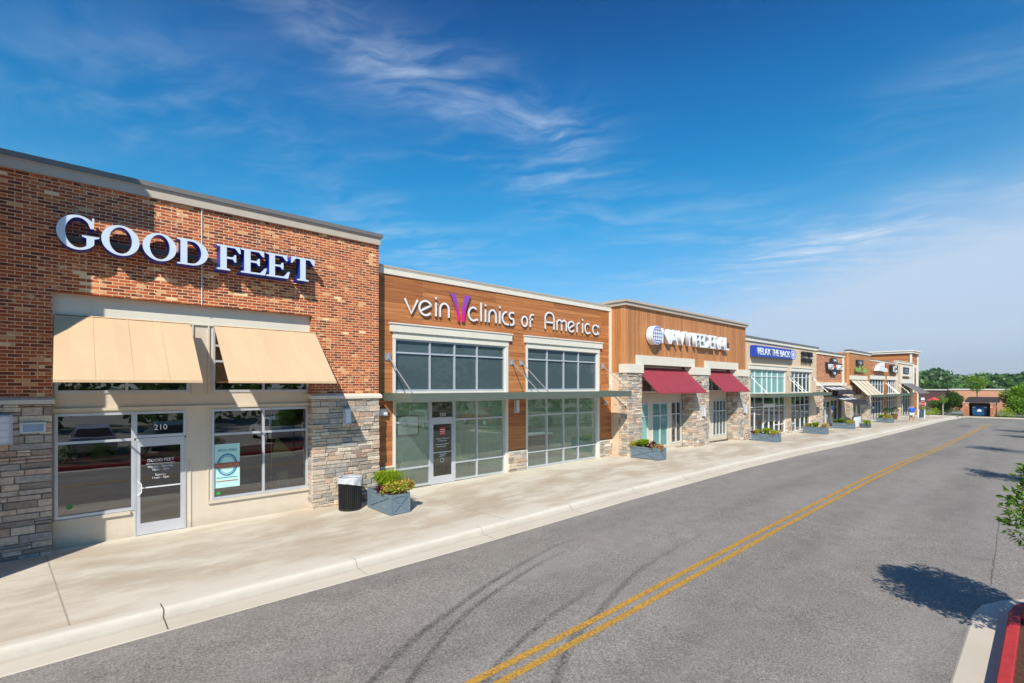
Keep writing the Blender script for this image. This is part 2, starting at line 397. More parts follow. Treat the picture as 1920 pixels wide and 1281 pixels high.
def asphalt_mat():
    m, t, b = newmat('asphalt'); p = pos(t); x, y, z = t.sep(p)
    f = t.noise(p, 36, 6, .84); f2 = t.noise(p, 190, 2, .6); big = t.noise(t.vm('MULTIPLY', p, (.12, .6, 1)), 1.1, 5, .6); mid = t.noise(p, 2.2, 4, .65)
    c = t.ramp(f, [(.34, (.095, .086, .076)), (.49, (.225, .206, .182)), (.63, (.42, .39, .35))])
    st = t.step(f2, .60, .68); c = t.mix(t.m('MULTIPLY', st, .5), c, (.52, .49, .46))
    pit = t.step(t.noise(p, 17, 3, .6), .66, .71); c = t.mix(t.m('MULTIPLY', pit, .7), c, (.08, .075, .072))
    c = t.mix(1.0, c, t.ramp(t.m('ADD', t.m('MULTIPLY', big, .6), t.m('MULTIPLY', mid, .4)), [(.36, (.82, .81, .80)), (.60, (1.14, 1.13, 1.11))]), 'MULTIPLY')
    wpth = t.m('MULTIPLY', t.m('SINE', t.m('MULTIPLY', t.m('ADD', y, t.m('MULTIPLY', mid, .35)), 3.6)), t.noise(t.vm('MULTIPLY', p, (.08, .5, 1)), 2.0, 3, .5)); c = t.mix(t.m('MULTIPLY', wpth, .28, clamp=True), c, (.36, .335, .31))
    oil = t.m('MULTIPLY', t.step(t.noise(p, 1.9, 5, .75), .665, .72), t.m('SUBTRACT', 1.0, t.step(t.m('ABSOLUTE', t.m('SUBTRACT', t.m('ABSOLUTE', t.m('ADD', y, 8.75)), 2.0)), .3, 1.2))); c = t.mix(t.m('MULTIPLY', oil, .55), c, (.06, .055, .052))
    t.lk(c, b.inputs['Base Color']); b.inputs['Roughness'].default_value = .88; b.inputs['Specular IOR Level'].default_value = .3
    bump(t, b, f, .006, .8); return m
def mark_mat(name, c, wear=.5, sc=30):
    m = bpy.data.materials.new(name); m.use_nodes = True; t = NT(m.node_tree); b = t.n['Principled BSDF']; p = pos(t)
    n = t.noise(p, sc, 4, .75); col = t.ramp(n, [(.3, tuple(x*.72 for x in c)), (.6, c)])
    t.lk(col, b.inputs['Base Color']); b.inputs['Roughness'].default_value = .7
    a = t.m('SUBTRACT', 1.0, t.m('MULTIPLY', t.step(t.noise(p, 26, 6, .85), .50, .60), wear)); t.lk(a, b.inputs['Alpha'])
    return m
def tyre_mat():
    m = bpy.data.materials.new('tyre_rubber_smear'); m.use_nodes = True; t = NT(m.node_tree); b = t.n['Principled BSDF']; p = pos(t)
    b.inputs['Base Color'].default_value = (.075, .068, .064, 1); b.inputs['Roughness'].default_value = .8
    uv = t.new('ShaderNodeUVMap').outputs[0]; u, v, w = t.sep(uv)
    prof = t.m('SUBTRACT', 1.0, t.m('POWER', t.m('ABSOLUTE', t.m('SUBTRACT', t.m('MULTIPLY', v, 2.0), 1.0)), 2.0))
    ends = t.m('MULTIPLY', t.step(u, 0, .12), t.m('SUBTRACT', 1.0, t.step(u, .5, 1)))
    a = t.m('MULTIPLY', t.m('MULTIPLY', prof, ends), t.m('MULTIPLY', t.step(t.noise(p, 30, 4, .7), .3, .75), .62)); t.lk(a, b.inputs['Alpha'])
    return m
def leaf_mat(name, stops, trans=.35, rough=.5):
    m, t, b = newmat(name); g = t.new('ShaderNodeNewGeometry')
    n = t.noise(objc(t), 2.5, 3, .6)
    k = t.m('ADD', t.m('MULTIPLY', g.outputs['Random Per Island'], .7), t.m('MULTIPLY', n, .3))
    c = t.ramp(k, stops); t.lk(c, b.inputs['Base Color']); b.inputs['Roughness'].default_value = rough
    tl = t.new('ShaderNodeBsdfTranslucent'); t.lk(t.mix(1.0, c, (1.2, 1.35, .5), 'MULTIPLY'), tl.inputs[0])
    mx = t.new('ShaderNodeMixShader'); mx.inputs[0].default_value = trans
    t.lk(b.outputs[0], mx.inputs[1]); t.lk(tl.outputs[0], mx.inputs[2]); t.lk(mx.outputs[0], t.n['Material Output'].inputs[0])
    return m

M = {}
M['brick'] = brick_mat(); M['stone'] = stone_mat()
M['mortar'] = plain('mortar', (.20, .17, .145), .95)
M['wood_h'] = plank_mat('horizontal_wood_plank', False, .145, [(.28, .092, .026), (.46, .165, .048), (.60, .25, .085)])
M['wood_v'] = plank_mat('vertical_wood_plank', True, .15, [(.36, .135, .040), (.50, .205, .068), (.62, .29, .115)], (.7, 14))
M['cream'] = stucco('cream_stucco', (.64, .555, .44)); M['lintel'] = stucco('pale_trim_stucco', (.70, .655, .55))
M['beige'] = stucco('peach_stucco', (.66, .50, .34)); M['trim'] = stucco('off_white_trim', (.74, .69, .59))
M['coping_tan'] = plain('tan_metal_fascia', (.50, .42, .34), .5, var=.05); M['coping_grey'] = plain('grey_metal_cap', (.17, .165, .16), .45, var=.08)
M['alu'] = plain('silver_aluminium', (.60, .62, .66), .38, .35, .05); M['alu_cream'] = plain('painted_aluminium_frame', (.62, .64, .62), .45, .1, .05)
M['glass_dark'] = glass('dark_shop_glass', (.70, .73, .70), (.3, .3, .3), 1.0, boost=.15)
M['glass_door'] = glass('dark_door_glass', (.22, .20, .18), (.3, .3, .3), .9)
M['glass_green'] = glass('green_tinted_glass', (.66, .84, .76), (.42, .64, .54), 1.0, film=.12, boost=.13)
M['glass_upper'] = glass('blinded_upper_glass', (.3, .36, .36), (.085, .125, .135), .55, film=.8, boost=.01)
M['glass_aqua'] = glass('aqua_film_glass', (.4, .62, .6), (.34, .62, .58), .5, film=.72)
M['glass_teal'] = glass('teal_film_glass', (.3, .55, .52), (.16, .42, .40), .7, film=.6)
M['glass_mid'] = glass('grey_green_glass', (.46, .56, .52), (.15, .21, .20), .75, film=.35)
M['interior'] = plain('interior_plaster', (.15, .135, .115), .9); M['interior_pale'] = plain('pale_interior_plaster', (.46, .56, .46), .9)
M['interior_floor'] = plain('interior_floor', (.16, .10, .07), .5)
M['awn_tan'] = plain('tan_awning_fabric', (.66, .46, .275), .9, var=.03, scale=1.2); M['awn_red'] = plain('maroon_awning_fabric', (.30, .035, .055), .85, var=.06)
M['green_metal'] = plain('grey_green_metal', (.135, .165, .130), .45, .2, .06); M['steel'] = plain('galvanised_steel', (.50, .50, .50), .4, .6, .1)
M['brown_metal'] = plain('brown_metal', (.16, .09, .05), .5, .3)
M['white'] = plain('white_face', (.80, .82, .84), .35, var=.02); M['white_metal'] = plain('white_painted_metal', (.74, .75, .76), .4, var=.03)
M['sign_face'] = plain('pale_acrylic_face', (.60, .68, .78), .25, var=.02); M['sign_blue'] = plain('cobalt_return', (.008, .045, .44), .35, var=.05)
M['blue_box'] = plain('royal_blue_panel', (.012, .055, .42), .35, var=.04); M['black'] = plain('black_painted', (.018, .018, .020), .45)
M['purple'] = plain('purple', (.33, .06, .45), .4); M['pink'] = plain('pink', (.80, .03, .28), .4); M['red'] = plain('red_paint', (.52, .03, .035), .55)
M['grey_sign'] = plain('sign_return_grey', (.42, .36, .30), .5)
M['poster'] = plain('poster_aqua', (.50, .82, .76), .5, var=.03); M['poster_ring'] = plain('poster_teal_ink', (.05, .22, .34), .5); M['poster_red'] = plain('poster_red_band', (.45, .10, .06), .5)
M['walk'] = concrete('sidewalk_concrete', (.66, .60, .49), (.45, .345, .235)); M['kerbc'] = concrete('kerb_concrete', (.68, .63, .53), (.52, .45, .34), False, .35)
M['asphalt'] = asphalt_mat(); M['yellow'] = mark_mat('yellow_road_paint', (.60, .33, .045), .85, 14); M['parkline'] = mark_mat('white_road_paint', (.7, .7, .68), .4)
M['planter'] = plain('slate_blue_planter', (.15, .205, .25), .6, var=.10, scale=6); M['planter_dark'] = plain('dark_planter_brace', (.085, .115, .145), .6)
M['soil'] = plain('soil', (.06, .04, .028), .95); M['mulch'] = plain('bark_mulch', (.11, .055, .03), .95, var=.5, scale=30, grain=.02)
M['bark'] = plain('bark', (.12, .085, .06), .9, var=.3, scale=12, grain=.01)
M['leaf'] = leaf_mat('green_leaf', [(0, (.020, .060, .010)), (.5, (.055, .135, .018)), (1, (.13, .24, .03))])
M['leaf_bright'] = leaf_mat('bright_leaf', [(0, (.07, .16, .012)), (.5, (.19, .34, .02)), (1, (.34, .50, .04))])
M['leaf_lime'] = leaf_mat('lime_leaf', [(0, (.13, .24, .01)), (.5, (.30, .43, .012)), (1, (.48, .58, .03))])
M['leaf_dark'] = leaf_mat('dark_leaf', [(0, (.012, .032, .008)), (.5, (.028, .075, .014)), (1, (.07, .14, .02))], .25)
M['leaf_mid'] = leaf_mat('mid_leaf', [(0, (.025, .075, .010)), (.5, (.10, .21, .018)), (1, (.26, .40, .04))])
M['pale_bark'] = plain('pale_bark', (.42, .38, .28), .9)
M['far_leaf'] = leaf_mat('far_wood_leaf', [(0, (.025, .070, .012)), (.5, (.060, .145, .022)), (1, (.12, .23, .04))], .2)
M['leaf_maroon'] = leaf_mat('maroon_leaf', [(0, (.05, .01, .015)), (1, (.20, .04, .05))], .25)
M['flower_pink'] = leaf_mat('pink_flower', [(0, (.55, .10, .13)), (.6, (.72, .28, .24)), (1, (.80, .48, .35))], .3)
M['flower_gold'] = leaf_mat('golden_flower', [(0, (.45, .22, .03)), (.6, (.62, .42, .08)), (1, (.60, .50, .14))], .3)
M['salmon'] = stucco('salmon_wall', (.62, .30, .17))
M['ground'] = plain('dry_ground', (.12, .14, .06), .95, var=.3, scale=.2)

# ------------------------------------------------------------ ground, road, sidewalk
def strip(name, y0, y1, dz, mat, xs=None, x0=-300, x1=300, kind='structure', ny=1, rise=0):
    xs = xs or [x for x in XS if x0 < x < x1]; xs = [x0]+[x for x in xs if x0 < x < x1]+[x1]
    mb = MB(); v = []; n = ny+1
    for x in xs:
        for j in range(n):
            y = y0+(y1-y0)*j/ny; v.append((x, y, zg(x)+dz+rise*j/ny))
    f = [(i*n+j, (i+1)*n+j, (i+1)*n+j+1, i*n+j+1) for i in range(len(xs)-1) for j in range(ny)]
    mb.add(v, f); o = mb.build(name, mat); tag(o, kind=kind); return o
g = MB(); gx = [-3000, -300]+[x for x in XS if -300 < x < 300]+[300, 700, 3000]
for x in gx:
    for y in (-3000, -150, -60, 60, 400, 3000): g.v.append((x, y, zg(max(-300, min(300, x)))-.45-(abs(y) > 300)*2))
g.f = [(i*6+j, (i+1)*6+j, (i+1)*6+j+1, i*6+j+1) for i in range(len(gx)-1) for j in range(5)]; g.mi = [0]*len(g.f)
tag(g.build('ground', M['ground']), kind='structure')
strip('road', -75, -4.84, -.15, M['asphalt'], x0=-120, x1=95)
# sidewalk in one sheet, kerb and gutter as a rolled profile
strip('sidewalk', -4.16, 12.5, 0, M['walk'], x0=-120, x1=90)
def profile_strip(name, prof, mat, x0, x1, kind='structure'):
    xs = [x0]+[x for x in XS if x0 < x < x1]+[x1]; n = len(prof); v = [(x, y, zg(x)+z) for x in xs for (y, z) in prof]
    f = [(i*n+j, (i+1)*n+j, (i+1)*n+j+1, i*n+j+1) for i in range(len(xs)-1) for j in range(n-1)]
    mb = MB(); mb.add(v, f); return tag(mb.build(name, mat), kind=kind)
profile_strip('kerb', [(-4.86, -.148), (-4.84, -.140), (-4.47, -.128), (-4.43, -.115), (-4.37, -.03), (-4.34, -.004), (-4.29, .006), (-4.155, .004)], M['kerbc'], -120, 90)
# dark joints cut across kerb and gutter
jb = MB()
for k, x in enumerate([-5.0, -1.95, 1.05, 4.0, 7.0, 10.05, 13.0, 16.1, 19.2, 22.2, 25.2, 28.3]):
    w = .007 if k != 2 else .013; wob = [random.uniform(-.010, .010) for _ in range(5)]
    pr = [(-4.16, .0085), (-4.30, .0105), (-4.345, .0035), (-4.375, -.022), (-4.435, -.108), (-4.48, -.122), (-4.83, -.134)]
    for (a, b), w0, w1 in zip(zip(pr, pr[1:]), wob+[0, 0], wob[1:]+[0, 0, 0]):
        jb.add([(x+w0-w/2, a[0], zg(x)+a[1]), (x+w0+w/2, a[0], zg(x)+a[1]), (x+w1+w/2, b[0], zg(x)+b[1]), (x+w1-w/2, b[0], zg(x)+b[1])], [(0, 1, 2, 3)])
tag(jb.build('kerb_joints', plain('joint_dirt', (.10, .085, .065), .95)), kind='structure')
strip('road_marking', -8.68, -8.57, -.144, M['yellow'], x0=-60, x1=72)
strip('road_marking', -8.90, -8.79, -.144, M['yellow'], x0=-60, x1=72)
# tyre smears
TM = tyre_mat()
def smear(pts, w, name='tyre_mark'):
    # smooth the polyline
    for _ in range(2):
        q = [pts[0]]
        for a, b in zip(pts, pts[1:]): q += [(a[0]*.75+b[0]*.25, a[1]*.75+b[1]*.25), (a[0]*.25+b[0]*.75, a[1]*.25+b[1]*.75)]
        pts = q+[pts[-1]]
    n = len(pts); v = []; f = []; uv = []
    for i, p in enumerate(pts):
        a = Vector(pts[max(0, i-1)]); b = Vector(pts[min(n-1, i+1)]); d = (b-a).normalized(); nn = Vector((-d.y, d.x))*w/2
        for s, sv in ((1, 0), (-1, 1)): v.append((p[0]+nn.x*s, p[1]+nn.y*s, zg(p[0])-.146)); uv.append((i/(n-1), sv))
    f = [(2*i, 2*i+1, 2*i+3, 2*i+2) for i in range(n-1)]
    mb = MB(); mb.add(v, f); o = mb.build(name, TM); l = o.data.uv_layers.new(name='UVMap')
    for lp in o.data.loops: l.data[lp.index].uv = uv[lp.vertex_index]
    tag(o, kind='structure')
T = [[(1.9, -8.3), (2.51, -7.9), (3.46, -7.31), (4.3, -7.0), (5.12, -6.68), (5.99, -6.41), (7.26, -6.09), (8.6, -5.97), (11.5, -5.9)], [(2.3, -8.6), (2.91, -8.12), (4.08, -7.37), (4.82, -7.05), (6.38, -6.57), (7.26, -6.43), (9.2, -6.3)], [(3.4, -9.7), (4.09, -9.3), (4.69, -8.95), (5.22, -8.69), (5.72, -8.59), (6.98, -8.19), (8.09, -7.95), (10.2, -7.81), (13, -7.75)], [(2.9, -9.1), (3.46, -8.76), (4.0, -8.5), (4.98, -8.18), (6.21, -7.95), (7.6, -7.8)]]
for p, w in zip(T, (.15, .13, .16, .13)): smear(p, w)

cr = MB(); pts = [(11.4+i*.12, -12.42+.004*i+random.uniform(-.012, .012)) for i in range(46)]
for (a, b) in zip(pts, pts[1:]): w = random.uniform(.003, .010); cr.add([(a[0], a[1]-w, zg(a[0])-.145), (b[0], b[1]-w, zg(b[0])-.145), (b[0], b[1]+w, zg(b[0])-.145), (a[0], a[1]+w, zg(a[0])-.145)], [(0, 1, 2, 3)])
tag(cr.build('road_crack', plain('crack_tar', (.13, .12, .11), .9)), kind='structure')

# ------------------------------------------------------------ wall pieces
def wall(parent, name, mat, x0, x1, z0, z1, y, th, holes=()):
    xs = sorted({x0, x1, *[h[0] for h in holes], *[h[1] for h in holes]}); zs = sorted({z0, z1, *[h[2] for h in holes], *[h[3] for h in holes]})
    xs = [x for x in xs if x0 <= x <= x1]; zs = [z for z in zs if z0 <= z <= z1]
    solid = lambda i, j: 0 <= i < len(xs)-1 and 0 <= j < len(zs)-1 and not any(h[0] <= (xs[i]+xs[i+1])/2 <= h[1] and h[2] <= (zs[j]+zs[j+1])/2 <= h[3] for h in holes)
    mb = MB(); y2 = y+th
    for i in range(len(xs)-1):
        for j in range(len(zs)-1):
            if not solid(i, j): continue
            a, b, c, d = xs[i], xs[i+1], zs[j], zs[j+1]
            mb.add([(a, y, c), (b, y, c), (b, y, d), (a, y, d)], [(0, 1, 2, 3)]); mb.add([(a, y2, c), (b, y2, c), (b, y2, d), (a, y2, d)], [(3, 2, 1, 0)])
            if not solid(i-1, j): mb.add([(a, y, c), (a, y, d), (a, y2, d), (a, y2, c)], [(0, 1, 2, 3)])
            if not solid(i+1, j): mb.add([(b, y, c), (b, y2, c), (b, y2, d), (b, y, d)], [(0, 1, 2, 3)])
            if not solid(i, j-1): mb.add([(a, y, c), (a, y2, c), (b, y2, c), (b, y, c)], [(0, 1, 2, 3)])
            if not solid(i, j+1): mb.add([(a, y, d), (b, y, d), (b, y2, d), (a, y2, d)], [(0, 1, 2, 3)])
    return mb.build(name, mat, parent)
def boxpart(parent, name, mat, *b):
    mb = MB()
    for q in (b if isinstance(b[0], (tuple, list)) else [b]): mb.box(*q)
    return mb.build(name, mat, parent)
def stone_pier(parent, x0, x1, y, z0, z1, ret=0.0, hmin=.085, hmax=.165, name='stone_pier', lmin=.18, lmax=.50):
    """ledge stone: every block its own lump, random face depth, ragged edges; ret = length of the left-hand return"""
    mb = MB(); rd = random.Random(int(x0*100)+int(z1*10))
    mb.box(x0+.03, x1-.03, y+.045, y+max(ret, .34), z0, z1-.002, 1)
    def block(a, b, c, d, e, f):
        j = lambda s: rd.uniform(-s, s)
        v = [(a, d, e), (b, d, e), (b, d, f), (a, d, f)]
        q = .010
        fr = [(a+q+j(.005), c+q*.6+j(.006), e+q+j(.004)), (b-q+j(.005), c+q*.6+j(.006), e+q+j(.004)), (b-q+j(.005), c+j(.006), f-q+j(.004)), (a+q+j(.005), c+j(.006), f-q+j(.004))]
        mid = [(a, c+.022, e), (b, c+.022, e), (b, c+.022, f), (a, c+.022, f)]
        return v+mid+fr, [(0, 4, 5, 1), (1, 5, 6, 2), (2, 6, 7, 3), (3, 7, 4, 0), (4, 8, 9, 5), (5, 9, 10, 6), (6, 10, 11, 7), (7, 11, 8, 4), (8, 11, 10, 9)]
    z = z0
    while z < z1-.02:
        h = rd.uniform(hmin, hmax); h = min(h, z1-z) if z1-z-h > .04 else z1-z
        x = x0
        while x < x1-.02:
            w = rd.uniform(lmin, lmax); w = w if x1-x-w > .1 else x1-x
            pieces = [(z, z+h)]
            if h > .10 and rd.random() < .22: mz = z+h*rd.uniform(.4, .6); pieces = [(z, mz), (mz, z+h)]
            for (e, f) in pieces:
                d0 = y-rd.uniform(-.006, .040); v, fs = block(x+.003, x+w-.003, d0, y+.06, e+.003, f-.003); mb.add(v, fs, 0)
            x += w
        if ret:
            yy = y+.062
            while yy < y+ret-.02:
                w = rd.uniform(lmin, lmax*.8); w = w if y+ret-yy-w > .08 else y+ret-yy
                d0 = x0-rd.uniform(0, .022); v, fs = block(yy+.003, yy+w-.003, d0, x0+.06, z+.003, z+h-.003)
                mb.add([(c, a, b) for (a, c, b) in v], [q[::-1] for q in fs], 0); yy += w
        z += h
    return mb.build(name, [M['stone'], M['mortar']], parent)
def window(parent, x0, x1, z0, z1, y, vs_, hs, fm, gm, fw=.05, d=.10, label=None):
    mb = MB(); mb.box(x0, x0+fw, y, y+d, z0, z1); mb.box(x1-fw, x1, y, y+d, z0, z1)
    mb.box(x0+fw, x1-fw, y+.001, y+d-.001, z0, z0+fw*1.2); mb.box(x0+fw, x1-fw, y+.001, y+d-.001, z1-fw, z1)
    for v in vs_:
        v, a, b = v if isinstance(v, tuple) else (v, z0, z1)
        mb.box(v-fw/2, v+fw/2, y+.003, y+d-.003, a+(fw*1.2 if a == z0 else 0), b-(fw if b == z1 else 0))
    for h in hs:
        h, a, b = h if isinstance(h, tuple) else (h, x0, x1)
        cuts = sorted([a+(fw if a == x0 else 0)]+[v for v in [q[0] if isinstance(q, tuple) else q for q in vs_] if a < v < b]+[b-(fw if b == x1 else 0)])
        for p, q in zip(cuts, cuts[1:]): mb.box(p+(fw/2 if p != cuts[0] else 0), q-(fw/2 if q != cuts[-1] else 0), y+.006, y+d-.006, h-fw/2, h+fw/2)
    w = mb.build('window', fm, parent)
    if label: w['label'] = label
    p = MB(); p.add([(x0+.01, y+d*.55, z0+.01), (x1-.01, y+d*.55, z0+.01), (x1-.01, y+d*.55, z1-.01), (x0+.01, y+d*.55, z1-.01)], [(0, 1, 2, 3)])
    p.build('pane', gm, w); return w
def door(parent, x0, x1, z0, z1, y, fm, gm, handle='l', label=None):
    s = .075; mb = MB()
    mb.box(x0+.03, x0+.03+s, y+.01, y+.055, z0+.012, z1-.03); mb.box(x1-.03-s, x1-.03, y+.01, y+.055, z0+.012, z1-.03)
    mb.box(x0+.03+s, x1-.03-s, y+.012, y+.053, z0+.012, z0+.26); mb.box(x0+.03+s, x1-.03-s, y+.012, y+.053, z1-.14, z1-.03)
    mb.box(x0, x0+.028, y, y+.1, z0, z1); mb.box(x1-.028, x1, y, y+.1, z0, z1); mb.box(x0+.028, x1-.028, y+.002, y+.098, z1-.028, z1+.04)
    o = mb.build('door', fm, parent)
    if label: o['label'] = label
    mb = MB(); mb.add([(x0+.1, y+.032, z0+.25), (x1-.1, y+.032, z0+.25), (x1-.1, y+.032, z1-.13), (x0+.1, y+.032, z1-.13)], [(0, 1, 2, 3)]); mb.build('pane', gm, o)
    hx = x0+.068 if handle == 'l' else x1-.068; sg = 1 if handle == 'l' else -1
    mb = MB(); mb.path([(hx, y+.01, z0+1.18), (hx, y-.045, z0+1.18), (hx+.05*sg, y-.06, z0+1.12), (hx+.05*sg, y-.06, z0+.95), (hx, y-.045, z0+.89), (hx, y+.01, z0+.89)], .013)
    mb.bar((x0+.1, y+.005, z0+1.03), (x1-.1, y+.005, z0+1.03), .02, .025)
    mb.build('handle', M['white_metal'], o); return o
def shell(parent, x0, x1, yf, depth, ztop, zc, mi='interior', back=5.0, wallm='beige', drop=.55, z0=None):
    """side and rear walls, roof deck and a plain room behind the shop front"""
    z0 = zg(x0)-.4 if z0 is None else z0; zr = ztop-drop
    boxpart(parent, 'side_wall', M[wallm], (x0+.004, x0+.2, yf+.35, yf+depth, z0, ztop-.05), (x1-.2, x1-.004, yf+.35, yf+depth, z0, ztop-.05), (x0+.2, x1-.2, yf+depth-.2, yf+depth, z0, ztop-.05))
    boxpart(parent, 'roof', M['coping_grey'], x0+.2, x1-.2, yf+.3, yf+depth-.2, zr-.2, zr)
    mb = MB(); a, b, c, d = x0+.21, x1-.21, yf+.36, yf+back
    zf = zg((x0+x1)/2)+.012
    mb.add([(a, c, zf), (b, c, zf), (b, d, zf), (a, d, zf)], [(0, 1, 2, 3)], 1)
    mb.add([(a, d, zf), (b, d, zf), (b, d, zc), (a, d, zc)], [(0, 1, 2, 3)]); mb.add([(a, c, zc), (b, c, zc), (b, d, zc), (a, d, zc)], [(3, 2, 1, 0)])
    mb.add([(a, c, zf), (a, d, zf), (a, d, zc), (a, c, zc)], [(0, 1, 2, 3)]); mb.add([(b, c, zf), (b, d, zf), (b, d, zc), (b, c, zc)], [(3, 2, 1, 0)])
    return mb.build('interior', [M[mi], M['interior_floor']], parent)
def coping(parent, x0, x1, y, z0, z1, back=.35, ov=.10, cap=.10, left=0, fm='coping_tan', cm='coping_grey', sides=True):
    mb = MB(); mb.box(x0, x1, y-ov*.6, y+back, z0, z1-cap, 0); mb.box(x0-(.05 if sides else 0), x1+(.05 if sides else 0), y-ov, y+back+.04, z1-cap, z1, 1)
    mb.box(x0, x1, y-ov*.8, y+back, z1-cap-.03, z1-cap-.002, 0)
    return mb.build('coping', [M[fm], M[cm]], parent)

# ------------------------------------------------------------ shoe shop (brick)
b1 = thing('shop_building', (2.4, 0, 0), 'red brick shop with two tan awnings and pale serif letters, nearest on the left', 'building')
wall(b1, 'brick_wall', M['brick'], -1.9, 6.7, 3.03, 7.34, 0, .3, [(-.2, 4.8, 3.03, 5.11)])
boxpart(b1, 'brick_wall', M['brick'], 6.45, 6.7, .3, 1.2, 3.03, 7.3)
coping(b1, -1.9, 6.72, 0, 7.31, 7.62, ov=.13, cap=.10)
stone_pier(b1, -1.9, -.2, -.07, -.05, 2.9); stone_pier(b1, 4.77, 6.68, -.07, -.05, 2.9, ret=.30)
for a, c in ((-1.9, -.16), (4.73, 6.74)):
    mb = MB(); mb.prism([(-.13, 2.905), (.3, 2.905), (.3, 3.032), (-.02, 3.032), (-.13, 2.985)], a, c, plane='yz'); mb.build('stone_cap', M['lintel'], b1)
boxpart(b1, 'lintel', M['lintel'], (-.2, 4.8, .20, .30, 4.68, 5.11), (-.2, 4.8, .185, .2, 4.66, 4.70))
wall(b1, 'stucco_infill', M['cream'], -.2, 4.8, -.05, 4.68, .225, .12, [(-.17, 2.09, 3.1, 4.66), (2.56, 4.78, 3.1, 4.66), (-.17, 2.03, .58, 2.69), (1.09, 2.03, -.05, .58), (2.54, 4.76, .56, 2.70)])
# raised trim bands, sill ledges and a reveal line in the stucco
mb = MB()
for (a, b, c, d) in ((-.2, 4.8, 2.74, 2.80), (2.46, 4.8, .49, .555), (-.2, 1.02, .50, .57)): mb.box(a, b, .17, .226, c, d)
for (a, c, d) in ((2.10, 0, 1.55), (2.45, .56, 2.74)): mb.box(a, a+.03, .205, .226, c, d)
for q in (2.14, 2.46): mb.box(q, q+.035, .19, .226, 3.06, 4.68)
mb.build('stucco_trim', M['cream'], b1)
window(b1, -.17, 2.09, 3.1, 4.66, .20, [.96], [3.84, 4.21], M['alu'], M['glass_dark'])
window(b1, 2.56, 4.78, 3.1, 4.66, .20, [3.67], [3.84, 4.21], M['alu'], M['glass_dark'])
window(b1, -.17, 1.09, .58, 2.69, .20, [], [2.10], M['alu'], M['glass_dark'])
window(b1, 1.09, 2.03, 2.12, 2.69, .20, [], [], M['alu'], M['glass_dark'], label='transom pane over the shop door')
window(b1, 2.54, 4.76, .56, 2.70, .20, [3.67], [2.10], M['alu'], M['glass_dark'])
dr1 = door(b1, 1.09, 2.03, .0, 2.07, .205, M['alu'], M['glass_dark'])
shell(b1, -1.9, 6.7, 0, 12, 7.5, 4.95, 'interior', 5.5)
mb = MB(); mb.tube((2.30, -.02, 5.11), (2.30, -.02, 7.3), .011); mb.build('conduit', M['white_metal'], b1)
# lettering on the door and transom
text('number', '210', dr1, [M['white']], 1.44, .245, 2.28, .12, .24, .004)
text('lettering', 'GOOD FEET', dr1, [M['white']], 1.56, .232, 1.58, .065, .50, .003, align='C')
text('lettering', 'Monday - Saturday', dr1, [M['white']], 1.56, .232, 1.45, .045, .46, .003, align='C')
text('lettering', '10am - 7pm', dr1, [M['white']], 1.56, .232, 1.385, .045, .30, .003, align='C')
text('lettering', 'Sunday', dr1, [M['white']], 1.56, .232, 1.27, .045, .20, .003, align='C')
text('lettering', '11am - 7pm', dr1, [M['white']], 1.56, .232, 1.205, .045, .30, .003, align='C')
boxpart(dr1, 'rule_line', M['white'], 1.30, 1.82, .229, .232, 1.535, 1.545)
# poster and stand-up things inside the right-hand window
ps = thing('window_poster', (2.9, .24, 1.3), 'aqua poster with a dark ring and red band in the brick shop window', 'poster')
boxpart(ps, 'sheet', M['poster'], 2.60, 3.14, .236, .240, .82, 1.86)
mb = MB(); ribbon(mb, arc(2.87, 1.36, .20, .25, 0, 360, 40)[:-1], .035, .230, .235, closed=True); ribbon(mb, arc(2.87, 1.36, .165, .205, 0, 360, 40)[:-1], .012, .230, .235, closed=True); mb.build('ring', M['poster_ring'], ps)
boxpart(ps, 'band', M['poster_red'], 2.60, 3.14, .226, .229, 1.29, 1.41)
text('lettering', 'WALK INS WELCOME', ps, [plain('poster_sand_ink', (.7, .5, .3))], 2.62, .225, 1.315, .065, .50, .002)
text('lettering', 'SPECIAL OFFERS', ps, [M['poster_ring']], 2.87, .234, 1.68, .06, .40, .002, align='C')
boxpart(ps, 'lines', M['poster_ring'], (2.64, 3.08, .231, .235, 1.05, 1.066)); boxpart(ps, 'lines', M['poster_red'], (2.64, 3.10, .231, .235, .965, .985))
for nm, X, Z, c, lb in (('round_sticker', .05, .80, (.03, .25, .04), 'small round green sticker low in the far left shop window'), ('round_sticker', 2.68, .70, (.04, .34, .06), 'small round green sticker under the aqua window poster')):
    mb = MB(); mb.tube((X, .236, Z), (X, .242, Z), .045, n=24); tag(mb.build(nm, plain('sticker_green', c, .4)), lb, 'sticker')
ds = thing('display_stand', (4.15, .9, .4), 'display stand with lime pennants inside the right shop window', 'display')
mb = MB(); mb.tube((4.05, .9, .01), (4.05, .9, 2.6), .015, n=8); mb.lathe([(.18, .0), (.18, .03), (.02, .05)], (4.05, .9, .01), 16); mb.build('pole', M['steel'], ds)
LM = plain('lime_cloth', (.50, .56, .16), .8)
for (z, w) in ((1.35, .62), (2.05, .3)): mb = MB(); mb.prism([(4.05, z), (4.05+w, z-.02), (4.05+w*.2, z+.55)], .89, .91); mb.build('pennant', LM, ds)
cn = thing('display_shelf', (4.4, 1.2, 0), 'low shelf of pale shoe boxes inside the right shop window', 'shelf'); boxpart(cn, 'shelf', M['brown_metal'], 4.15, 4.75, .75, 1.15, .40, .44); boxpart(cn, 'side_panel', M['brown_metal'], 4.15, 4.19, .75, 1.15, .02, .40); boxpart(cn, 'side_panel', M['brown_metal'], 4.71, 4.75, .75, 1.15, .02, .40)
mb = MB(); mb.prism([(4.2, .44), (4.5, .44), (4.44, .95), (4.16, .92)], .85, 1.05); mb.build('box', M['awn_tan'], cn)
